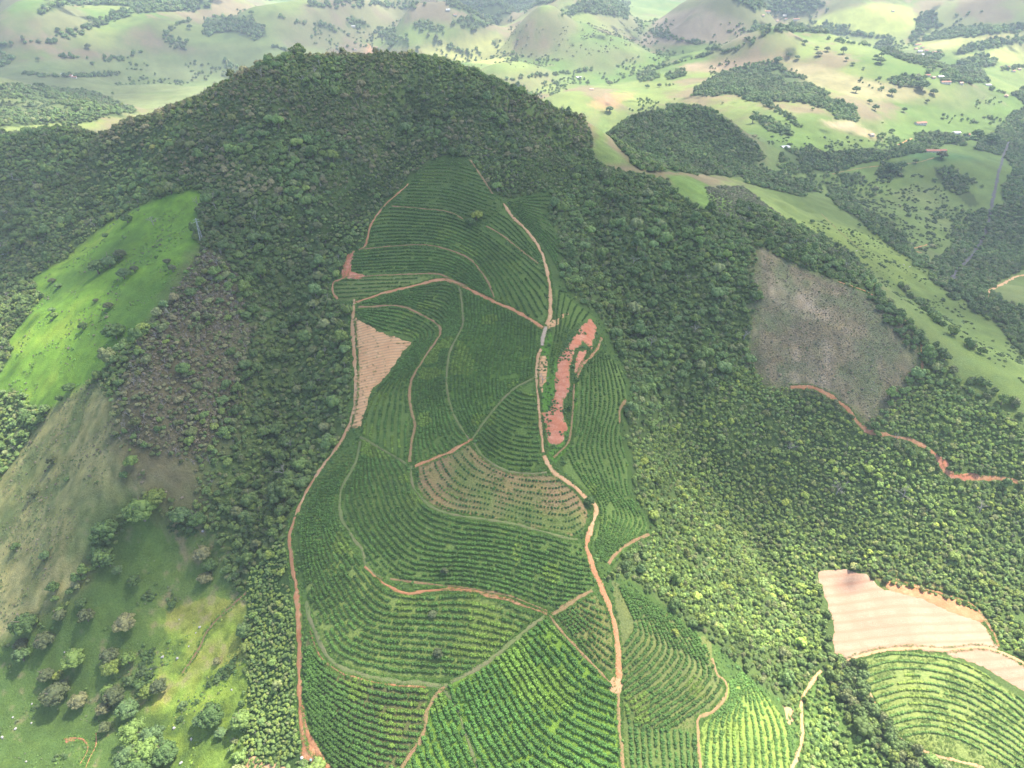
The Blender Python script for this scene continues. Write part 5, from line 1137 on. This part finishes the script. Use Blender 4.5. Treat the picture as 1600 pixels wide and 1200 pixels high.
gxs = np.concatenate(gxs); gys = np.concatenate(gys); gts = np.vstack(gts); P = np.column_stack([gxs, gys, H(gxs, gys)]); sc_ = frand(len(P), .7, 1.3)
print('tufts', len(P))
scatter('grass', TUFTS, P, frand(len(P), 0, 6.28), np.column_stack([sc_, sc_, sc_ * .8]), gts, rng.randint(0, 3, len(P)), 'grass tufts along lanes, terraces and between the coffee rows', 'grass')

# ------------------------------------------------------------------ boulders
import bmesh
M_ROCK = bark_material('pale_rock', (0.52, 0.50, 0.47), (0.36, 0.34, 0.31))
def rock_mesh(seed):
    r = np.random.RandomState(seed); V, F = ico(2); s = 1 + (vnoise(V[:, 0] * 2 + 9, V[:, 1] * 2 + V[:, 2] * 1.7 + 9, seed)[:, None] - .5) * .8
    V = V * s * np.array([1, .75, .6]) + r.uniform(-.05, .05, V.shape); return mesh_np('boulder', V, F, M_ROCK)
ROCKS = [rock_mesh(i) for i in range(4)]
BL = [(312,980,1.0,'white boulder right of the track in the yellow-green pasture'),(306,989,.5,'small white stone under the boulder by the track'),(295,1010,.6,'pale stone left of the cattle track bend'),(254,1027,1.1,'long pale rock slab on the yellow-green pasture'),(277,1029,1.0,'bright white boulder in the middle of the yellow-green pasture'),(236,1045,.8,'pale rock above the grove'),(237,1053,.9,'pale rock just above the grey tree of the grove'),
      (272,1138,1.0,'white boulder below the grove corner'),(299,1155,.8,'pale boulder low on the yellow-green pasture'),(283,1192,.9,'pale boulder near the bottom edge, right of the grove'),(24,1139,1.0,'tan boulder in the bottom left pasture'),(20,1121,.7,'grey stone above the tan boulder'),(50,1100,.6,'small grey stone in the lower left pasture'),(4,1152,1.0,'reddish boulder at the left edge'),(41,1190,.6,'small pale stone at the bottom left'),(49,1130,.7,'grey brown stone right of the tan boulder'),
      (220,1124,.6,'pale stone poking out of the grove'),(362,1078,.6,'small white stone right of the yellow-green pasture'),(317,830,1.1,'pale slab at the top of the dark pasture'),(101,1019,.6,'small stone below the clump in the dark pasture'),(280,968,.5,'small stone beside the tiny dark bush')]
bp, _ = ground_at([b[0] for b in BL], [b[1] for b in BL])
for (px, py, s, lab), P in zip(BL, bp):
    o = link(bpy.data.objects.new('boulder', ROCKS[rng.randint(4)])); o.location = (P[0], P[1], P[2] + .15 * s); o.scale = (s * .9,) * 3; o.rotation_euler.z = rng.uniform(0, 6); tag(o, lab, 'boulder')

# ------------------------------------------------------------------ cattle
def plain(name, col, rough=.7, spec=.3, c2=None, sc=3.0):
    m, nt, b = new_mat(name, rough, spec)
    f = noise_fac(nt, sc, .35, .65, 3, objcoord(nt)); nt.links.new(mixcol(nt, col, c2 or tuple(c * .82 for c in col), f), b.inputs['Base Color']); return m
M_COW = plain('white_hide', (0.68, 0.65, 0.6))
def cow_mesh():
    bm = bmesh.new(); vs = {}
    pts = {'rump': (-.75, 0, 1.15, .30), 'belly': (-.1, 0, 1.0, .38), 'chest': (.55, 0, 1.05, .34), 'neck': (.95, 0, 1.25, .17), 'poll': (1.25, 0, 1.4, .15), 'nose': (1.55, 0, 1.15, .09), 'tail': (-1.02, 0, 1.2, .05), 'tip': (-1.1, 0, .6, .03)}
    for s in (-1, 1):
        pts.update({'hip%d' % s: (-.72, .2 * s, .95, .17), 'hock%d' % s: (-.85, .2 * s, .5, .07), 'hfoot%d' % s: (-.78, .2 * s, 0.03, .06), 'sh%d' % s: (.55, .2 * s, .85, .14), 'knee%d' % s: (.57, .2 * s, .45, .06), 'ffoot%d' % s: (.55, .2 * s, .03, .06), 'ear%d' % s: (1.2, .26 * s, 1.42, .04)})
    lay = bm.verts.layers.skin.verify()
    for k, (x, y, z, r) in pts.items(): v = bm.verts.new((x, y, z)); v[lay].radius = (r, r); vs[k] = v
    vs['belly'][lay].use_root = True
    E = [('rump', 'belly'), ('belly', 'chest'), ('chest', 'neck'), ('neck', 'poll'), ('poll', 'nose'), ('rump', 'tail'), ('tail', 'tip')]
    for s in (-1, 1): E += [('rump', 'hip%d' % s), ('hip%d' % s, 'hock%d' % s), ('hock%d' % s, 'hfoot%d' % s), ('chest', 'sh%d' % s), ('sh%d' % s, 'knee%d' % s), ('knee%d' % s, 'ffoot%d' % s), ('poll', 'ear%d' % s)]
    for a, b in E: bm.edges.new((vs[a], vs[b]))
    me = bpy.data.meshes.new('cow'); bm.to_mesh(me); bm.free(); me.materials.append(M_COW); return me
COW = cow_mesh()
for px, py, yaw, lab in [(1338,393,.4,'white cow grazing alone on the long green slope'),(1412,415,2.0,'white cow left of a pair at the foot of the green slope'),(1421,418,.2,'white cow right of a pair at the foot of the green slope'),(14,377,1.0,'white cow in the small clearing at the left edge'),(31,382,2.8,'white cow right in the small clearing at the left edge'),(5,399,.3,'white cow lowest in the small clearing at the left edge')]:
    P, _ = ground_at([px], [py]); o = link(bpy.data.objects.new('cow', COW)); o.location = P[0]; o.rotation_euler.z = yaw; o.modifiers.new('skin', 'SKIN'); o.modifiers.new('sub', 'SUBSURF').levels = 1; tag(o, lab, 'cow', 'white cattle on the hillsides')

# ------------------------------------------------------------------ houses
M_WALLW = plain('whitewash', (0.74, 0.70, 0.64), .9, .2, (0.62, 0.57, 0.5)); M_WALLP = plain('pink_plaster', (0.66, 0.46, 0.38), .9, .2)
M_TILE = plain('clay_tiles', (0.40, 0.19, 0.13), .9, .1, (0.30, 0.15, 0.11), 1.5); M_TILEP = plain('faded_tiles', (0.56, 0.36, 0.28), .9, .1, (0.44, 0.27, 0.21), 1.5); M_TIN = plain('zinc_sheet', (0.66, 0.67, 0.68), .5, .5)
M_DARK = plain('dark_window', (0.05, 0.06, 0.07), .3, .5); M_DOOR = plain('blue_door', (0.12, 0.18, 0.28), .6, .3)
def bm_mesh(name, boxes, mat, roofs=()):
    bm = bmesh.new()
    for (x0, x1, y0, y1, z0, z1) in boxes:
        v = [bm.verts.new(p) for p in [(x0,y0,z0),(x1,y0,z0),(x1,y1,z0),(x0,y1,z0),(x0,y0,z1),(x1,y0,z1),(x1,y1,z1),(x0,y1,z1)]]
        for f in [(3,2,1,0),(4,5,6,7),(0,1,5,4),(1,2,6,5),(2,3,7,6),(3,0,4,7)]: bm.faces.new([v[i] for i in f])
    for (L, Wd, z0, z1, t) in roofs:                       # two thick pitched slabs
        for s in (-1, 1):
            q = [(-L, 0, z1), (L, 0, z1), (L, s * Wd, z0), (-L, s * Wd, z0)]
            v = [bm.verts.new((a, b, c)) for a, b, c in q] + [bm.verts.new((a, b, c - t)) for a, b, c in q]
            fs = [(0,1,2,3),(7,6,5,4),(0,4,5,1),(1,5,6,2),(2,6,7,3),(3,7,4,0)]
            for f in fs: bm.faces.new([v[i] for i in (f if s < 0 else f[::-1])])
    me = bpy.data.meshes.new(name); bm.to_mesh(me); bm.free(); me.materials.append(mat); return me
def gable_wall(name, L, Wd, h, hr, mat):
    bm = bmesh.new()
    p = [(-L,-Wd,-2),(L,-Wd,-2),(L,Wd,-2),(-L,Wd,-2),(-L,-Wd,h),(L,-Wd,h),(L,Wd,h),(-L,Wd,h),(-L,0,hr),(L,0,hr)]
    v = [bm.verts.new(q) for q in p]
    for f in [(0,1,5,4),(2,3,7,6),(1,2,6,9,5),(3,0,4,8,7),(3,2,1,0),(4,5,9,8),(6,7,8,9)]: bm.faces.new([v[i] for i in f])
    me = bpy.data.meshes.new(name); bm.to_mesh(me); bm.free(); me.materials.append(mat); return me
HT = []
for L, Wd, h, rise, wm, rm in [(6, 4, 3, 1.5, M_WALLW, M_TILE), (5, 3.5, 2.8, 1.3, M_WALLP, M_TILEP), (12, 5, 3.6, 1.6, M_WALLW, M_TILE), (7, 5, 3.2, 1.2, M_WALLW, M_TIN), (4.5, 4, 2.8, 1.4, M_WALLW, M_TILEP)]:
    wall = gable_wall('wall', L, Wd, h, h + rise * .9, wm)
    roof = bm_mesh('roof', [], rm, [(L + .5, Wd + .7, h - .15, h + rise, .18)])
    win = [bm_mesh('window', [(x - .6, x + .6, -Wd - .04, -Wd + .02, 1.0, 2.1)], M_DARK) for x in (-L * .55, L * .55)]
    door = bm_mesh('door', [(-.5, .5, -Wd - .05, -Wd + .02, 0, 2.1)], M_DOOR)
    HT.append((wall, roof, win, door))
def house(px, py, k, yaw, lab, s=1.0, name='house', cat='house'):
    P, h = ground_at([px], [py]); P = P[0]
    e = link(bpy.data.objects.new(name, None)); e.location = (P[0], P[1], P[2] + .2); e.rotation_euler.z = yaw; e.scale = (s, s, s); tag(e, lab, cat, 'small farm and village houses of the far valley')
    wall, roof, win, door = HT[k]
    for n_, m_ in [('wall', wall), ('roof', roof), ('window', win[0]), ('window', win[1]), ('door', door)]: link(bpy.data.objects.new(n_, m_), e)
for a in [(1228,30,0,.3,'red roofed house at the centre of the far hamlet'),(1236,37,1,-.4,'pink house lowest in the far hamlet'),(1221,39,0,.9,'red roofed house at the lower left of the far hamlet'),(1244,31,2,.1,'long house at the right of the far hamlet'),(1214,33,4,.5,'small pale roofed house at the left of the far hamlet'),(1233,44,3,0,'metal roofed house below the far hamlet'),(1251,38,1,.8,'pink house at the far right of the far hamlet'),(1226,25,3,-.2,'metal roofed house at the top of the far hamlet'),(1258,43,0,.2,'red roofed house apart on the right of the far hamlet'),
          (1206,13,3,.3,'white house among trees at the top of the far valley'),(1198,19,2,.0,'long white building among trees at the top of the far valley'),(1192,25,4,.4,'small house below the long white building'),
          (1434,71,2,.2,'long red roofed building at the top left of the right hand village'),(1441,75,0,.6,'red roofed house second in the right hand village'),(1437,81,3,.1,'bright metal roofed shed in the right hand village'),(1447,80,0,-.2,'red roofed house in the middle of the right hand village'),(1454,83,4,.3,'pale roofed house in the right hand village'),(1461,82,1,.0,'pink house in the right hand village'),(1469,83,0,.5,'red roofed house at the right end of the village'),(1442,86,3,.4,'metal roofed house at the bottom of the right hand village'),(1431,77,1,.2,'pink house at the left edge of the right hand village'),
          (1449,119,0,.1,'red roofed farmhouse by the dark grove'),(1458,122,1,.4,'pink farmhouse by the dark grove'),(1469,121,3,.2,'metal roofed barn of the grove farm'),(1477,130,2,.1,'long red barn below the grove farm'),(1427,120,3,-.3,'white roofed shed left of the grove farm'),(1501,131,4,.2,'pale roofed house on the ridge right of the grove'),
          (1533,113,4,.3,'pale house behind the right hand grove'),(1570,106,2,.0,'long red house under the far right field'),(1583,112,0,.5,'red roofed house at the far right'),(1592,109,1,.2,'pink house touching the right edge'),(1543,134,3,.1,'white roofed house on the right ridge crest'),(1572,151,1,.9,'pink shed at the end of the right ridge'),
          (1438,194,2,.25,'long red roofed building with white wall on the shaded hillside'),(1494,209,3,.3,'small white shed left of the red roofed house near the road'),(1510,212,0,.1,'red roofed house near the valley road'),(1456,238,2,0,'long red roofed shed on top of the round hill'),(1472,237,0,.1,'red roofed shed at the right on top of the round hill'),(1361,212,4,.4,'pale roofed house below the bare field'),(1226,232,3,.3,'tiny white hut at the edge of the shaded valley wood'),
          (904,122,3,.3,'white roofed shed on the far flat meadow'),(924,141,4,.1,'pale low building on the far meadow'),(588,75,1,.2,'pink house by the red track behind the mountain'),(555,78,4,.5,'pale house left of the red track behind the mountain'),(552,42,3,.2,'white farmhouse by the far dark grove'),(106,120,2,.1,'long red roofed farmhouse in the left valley'),(116,122,0,.4,'red roofed house beside the left valley farmhouse'),(101,117,3,0,'small metal roofed shed of the left valley farm'),(700,16,3,.2,'white house at the top middle of the far valley'),(711,24,0,.2,'red roofed house under the white one at the top middle'),(1395,18,4,.3,'pale house on the far green hill')]:
    if a[1] < 140 and a[0] not in (0,): house(*a, s=.95)
    else: house(*a)

# ------------------------------------------------------------------ pylon and tanks
M_STEEL = plain('galvanised_steel', (0.55, 0.57, 0.58), .5, .5)
def pylon_mesh(h=19.0, w=2.4):
    parts = []; lv = [0, .22, .42, .6, .75, .88, 1.0]
    wd = lambda t: w * (1 - t) + .35 * t
    cor = lambda t: [np.array([sx * wd(t) / 2, sy * wd(t) / 2, h * t]) for sx, sy in ((-1,-1),(1,-1),(1,1),(-1,1))]
    for a, b in zip(lv[:-1], lv[1:]):
        A, B = cor(a), cor(b)
        for i in range(4):
            parts.append(tube(A[i], B[i], .09, .09, 4)); parts.append(tube(A[i], B[(i + 1) % 4], .05, .05, 4)); parts.append(tube(A[(i + 1) % 4], B[i], .05, .05, 4)); parts.append(tube(B[i], B[(i + 1) % 4], .05, .05, 4))
    return join(parts)
P, _ = ground_at([316], [379]); P = P[0]
e = link(bpy.data.objects.new('lattice_pylon', None)); e.location = P; e.rotation_euler.z = .5; tag(e, 'pale grey steel lattice pylon at the top right corner of the bright pasture', 'pylon')
link(bpy.data.objects.new('tower', mesh_np('tower', *pylon_mesh(), M_STEEL)), e)
for z in (16.2, 17.9):
    link(bpy.data.objects.new('crossarm', mesh_np('crossarm', *join([tube((-2.2, 0, z), (2.2, 0, z), .08, .08, 4), tube((-2.2, 0, z), (0, 0, z + .7), .05, .05, 4), tube((2.2, 0, z), (0, 0, z + .7), .05, .05, 4)]), M_STEEL)), e)
M_TANKW = plain('white_plastic', (0.8, 0.8, 0.78), .4, .5); M_TANKB = plain('pale_blue_plastic', (0.45, 0.68, 0.74), .4, .5)
def tank(px, py, r, h, mat, lab):
    P, _ = ground_at([px], [py]); P = P[0]
    prof = [(r, 0), (r * 1.03, .05), (r, .12), (r, h * .5 - .05), (r * 1.04, h * .5), (r, h * .5 + .05), (r, h), (r * .6, h + r * .25), (.28, h + r * .38), (.28, h + r * .5), (0.01, h + r * .5)]
    n = 24; V = []; F = []
    for q, (rr, z) in enumerate(prof):
        for k in range(n): V.append((rr * math.cos(k * 2 * math.pi / n), rr * math.sin(k * 2 * math.pi / n), z))
    for q in range(len(prof) - 1):
        for k in range(n): F.append((q * n + k, q * n + (k + 1) % n, (q + 1) * n + (k + 1) % n, (q + 1) * n + k))
    o = link(bpy.data.objects.new('water_tank', mesh_np('water_tank', V, F, mat, None, False))); o.location = (P[0], P[1], P[2] + .3); tag(o, lab, 'water tank')
tank(472, 1186, .62, .95, M_TANKW, 'round white water tank on red earth beside the bottom dirt road')
tank(486, 1189, .52, .8, M_TANKB, 'pale blue water tank on red earth right of the white one')

# ------------------------------------------------------------------ clouds high above, which shade parts of the land
CLOUDZ = 1250.0
SD = np.array(SUN_DIR)
def cloud_xy(px, py):
    P, h = ground_at(px, py); t = (CLOUDZ - P[:, 2]) / SD[2]; return P[:, :2] + SD[:2] * t[:, None]
def shade_poly(pts, step=40):
    d = densify(pts, step, True); return cloud_xy(d[:, 0], d[:, 1])
def shade_world(P):
    P = np.asarray(P, float); z = H(P[:, 0], P[:, 1]); t = (CLOUDZ - z) / SD[2]; return P + SD[:2] * t[:, None]
SHADES = CLOUD_SHADES = [
 ([(-200,240),(0,240),(200,200),(320,160),(440,100),(600,95),(780,135),(935,215),(960,300),(900,380),(780,300),(600,300),(480,420),(330,300),(180,320),(0,380),(-200,400)], 2.0),
 # (outline in the photo, depth of shade)
 ([(-200,240),(0,240),(100,215),(200,200),(320,160),(440,100),(600,95),(780,135),(935,215),(1000,262),(1060,285),(1120,330),(1200,385),(1330,440),(1420,500),(1500,590),(1440,610),(1370,640),(1330,680),(1220,720),(1100,710),(1070,770),(1000,730),(960,735),(870,730),(830,690),(700,680),(560,700),(440,800),(380,860),(300,800),(250,760),(190,640),(300,480),(330,300),(180,330),(80,400),(0,440),(-200,500)], 1.0),
 ([(560,700),(700,680),(830,690),(870,730),(860,800),(900,860),(960,900),(1010,930),(1110,1000),(1120,1060),(1100,1120),(1080,1300),(430,1300),(400,1000),(380,860),(440,800)], .36),
 ([(-200,1290),(-200,900),(0,760),(100,640),(190,640),(250,800),(380,870),(300,930),(250,1000),(260,1300)], .22),
 ([(330,290),(310,400),(250,500),(130,640),(60,640),(100,560),(150,470),(140,400),(200,330)], .5),
 ([(940,205),(1000,170),(1110,165),(1200,220),(1300,240),(1600,215),(1700,220),(1700,640),(1500,590),(1420,500),(1330,440),(1200,385),(1120,330),(1060,285)], .62),
 ([(860,800),(870,860),(960,900),(1010,840),(960,790)], .3),
 ([(-100,70),(60,85),(170,70),(270,35),(420,15),(600,25),(640,50),(560,80),(450,80),(350,95),(250,120),(190,165),(0,130),(-100,130)], .85),
 ([(1000,68),(1010,35),(1090,15),(1150,32),(1195,62),(1110,72)], .9), ([(1480,22),(1520,14),(1640,14),(1640,44),(1560,48),(1500,44)], .9), ([(640,-5),(820,-5),(800,25),(720,40),(650,20)], .8), ([(800,40),(860,20),(940,20),(980,35),(900,48),(810,70)], .4),
]
M_CLOUD = bpy.data.materials.new('cloud'); M_CLOUD.use_nodes = True
_nt = M_CLOUD.node_tree; _nt.nodes.clear(); _o = _nt.nodes.new('ShaderNodeOutputMaterial'); _v = _nt.nodes.new('ShaderNodeVolumePrincipled')
_v.inputs['Color'].default_value = (.98, .98, .99, 1); _v.inputs['Density'].default_value = 0.021; _v.inputs['Anisotropy'].default_value = 0.4; _nt.links.new(_v.outputs[0], _o.inputs['Volume'])
def blur(A, r, n=3):
    for _ in range(n):
        for ax in (0, 1):
            c = np.cumsum(np.pad(A, [(r + 1, r) if i == ax else (0, 0) for i in (0, 1)], mode='edge'), axis=ax)
            A = (np.take(c, range(2 * r + 1, c.shape[ax]), axis=ax) - np.take(c, range(0, c.shape[ax] - 2 * r - 1), axis=ax)) / (2 * r + 1)
    return A
def cloud(items, cell, blur_r, thick, world_pts=()):
    polys = [(shade_poly(p), w) for p, w in items] + [(shade_world(np.array(p)), w) for p, w in world_pts]
    al = np.vstack([p for p, _ in polys]); m = cell * (blur_r * 3 + 4)
    xs = np.arange(al[:, 0].min() - m, al[:, 0].max() + m, cell); ys = np.arange(al[:, 1].min() - m, al[:, 1].max() + m, cell)
    X, Y = np.meshgrid(xs, ys); Cv = np.zeros(X.shape)
    for p, w in polys: Cv = np.where(inpoly(X.ravel(), Y.ravel(), p).reshape(X.shape), np.maximum(Cv, w), Cv)
    Cv = blur(Cv, blur_r)
    n1 = fbm(X, Y, cell * 14, 4, 201); n2 = fbm(X, Y, cell * 6, 3, 202)
    t = thick * np.clip(Cv * (1 + n1 * .45) + n2 * .08 - .07, 0, 2)
    bot = CLOUDZ + fbm(X, Y, cell * 8, 3, 203) * thick * .12 * (t > 0)
    act = t > 0
    q = act[:-1, :-1] | act[1:, :-1] | act[:-1, 1:] | act[1:, 1:]
    ny, nx = X.shape; idt = np.arange(nx * ny).reshape(ny, nx); idb = np.where(act, idt + nx * ny, idt)
    V = np.vstack([np.column_stack([X.ravel(), Y.ravel(), (bot + t).ravel()]), np.column_stack([X.ravel(), Y.ravel(), bot.ravel()])])
    def quads(I): return np.stack([I[:-1, :-1][q], I[:-1, 1:][q], I[1:, 1:][q], I[1:, :-1][q]], -1)
    F = np.vstack([quads(idt), quads(idb)[:, ::-1]])
    used, inv = np.unique(F, return_inverse=True)
    o = link(bpy.data.objects.new('cloud', mesh_np('cloud', V[used], inv.reshape(F.shape), M_CLOUD, None, True))); tag(o, kind='structure')
cloud(SHADES[:7], 12.0, 3, 105.0)
cloud(SHADES[7:8], 40.0, 2, 95.0)
for s_ in SHADES[8:]: cloud([s_], 30.0, 2, 95.0)

# ------------------------------------------------------------------ the hazy air
hz = 11000.0
bm = bmesh.new(); bmesh.ops.create_cube(bm, size=1.0); me = bpy.data.meshes.new('haze'); bm.to_mesh(me); bm.free()
zl = float(GZ.min()) - 1.0; zh = CAMZ + 25.0
haze = link(bpy.data.objects.new('haze', me)); haze.location = (0, 4800, (zl + zh) / 2); haze.scale = (2 * hz, 13000, zh - zl)
hm = bpy.data.materials.new('hazy_air'); hm.use_nodes = True; nt = hm.node_tree; nt.nodes.clear()
o_ = nt.nodes.new('ShaderNodeOutputMaterial'); v_ = nt.nodes.new('ShaderNodeVolumePrincipled')
v_.inputs['Color'].default_value = (0.74, 0.88, 1.0, 1); v_.inputs['Density'].default_value = 0.00011; v_.inputs['Anisotropy'].default_value = 0.1
nt.links.new(v_.outputs[0], o_.inputs['Volume']); me.materials.append(hm); tag(haze, kind='stuff')
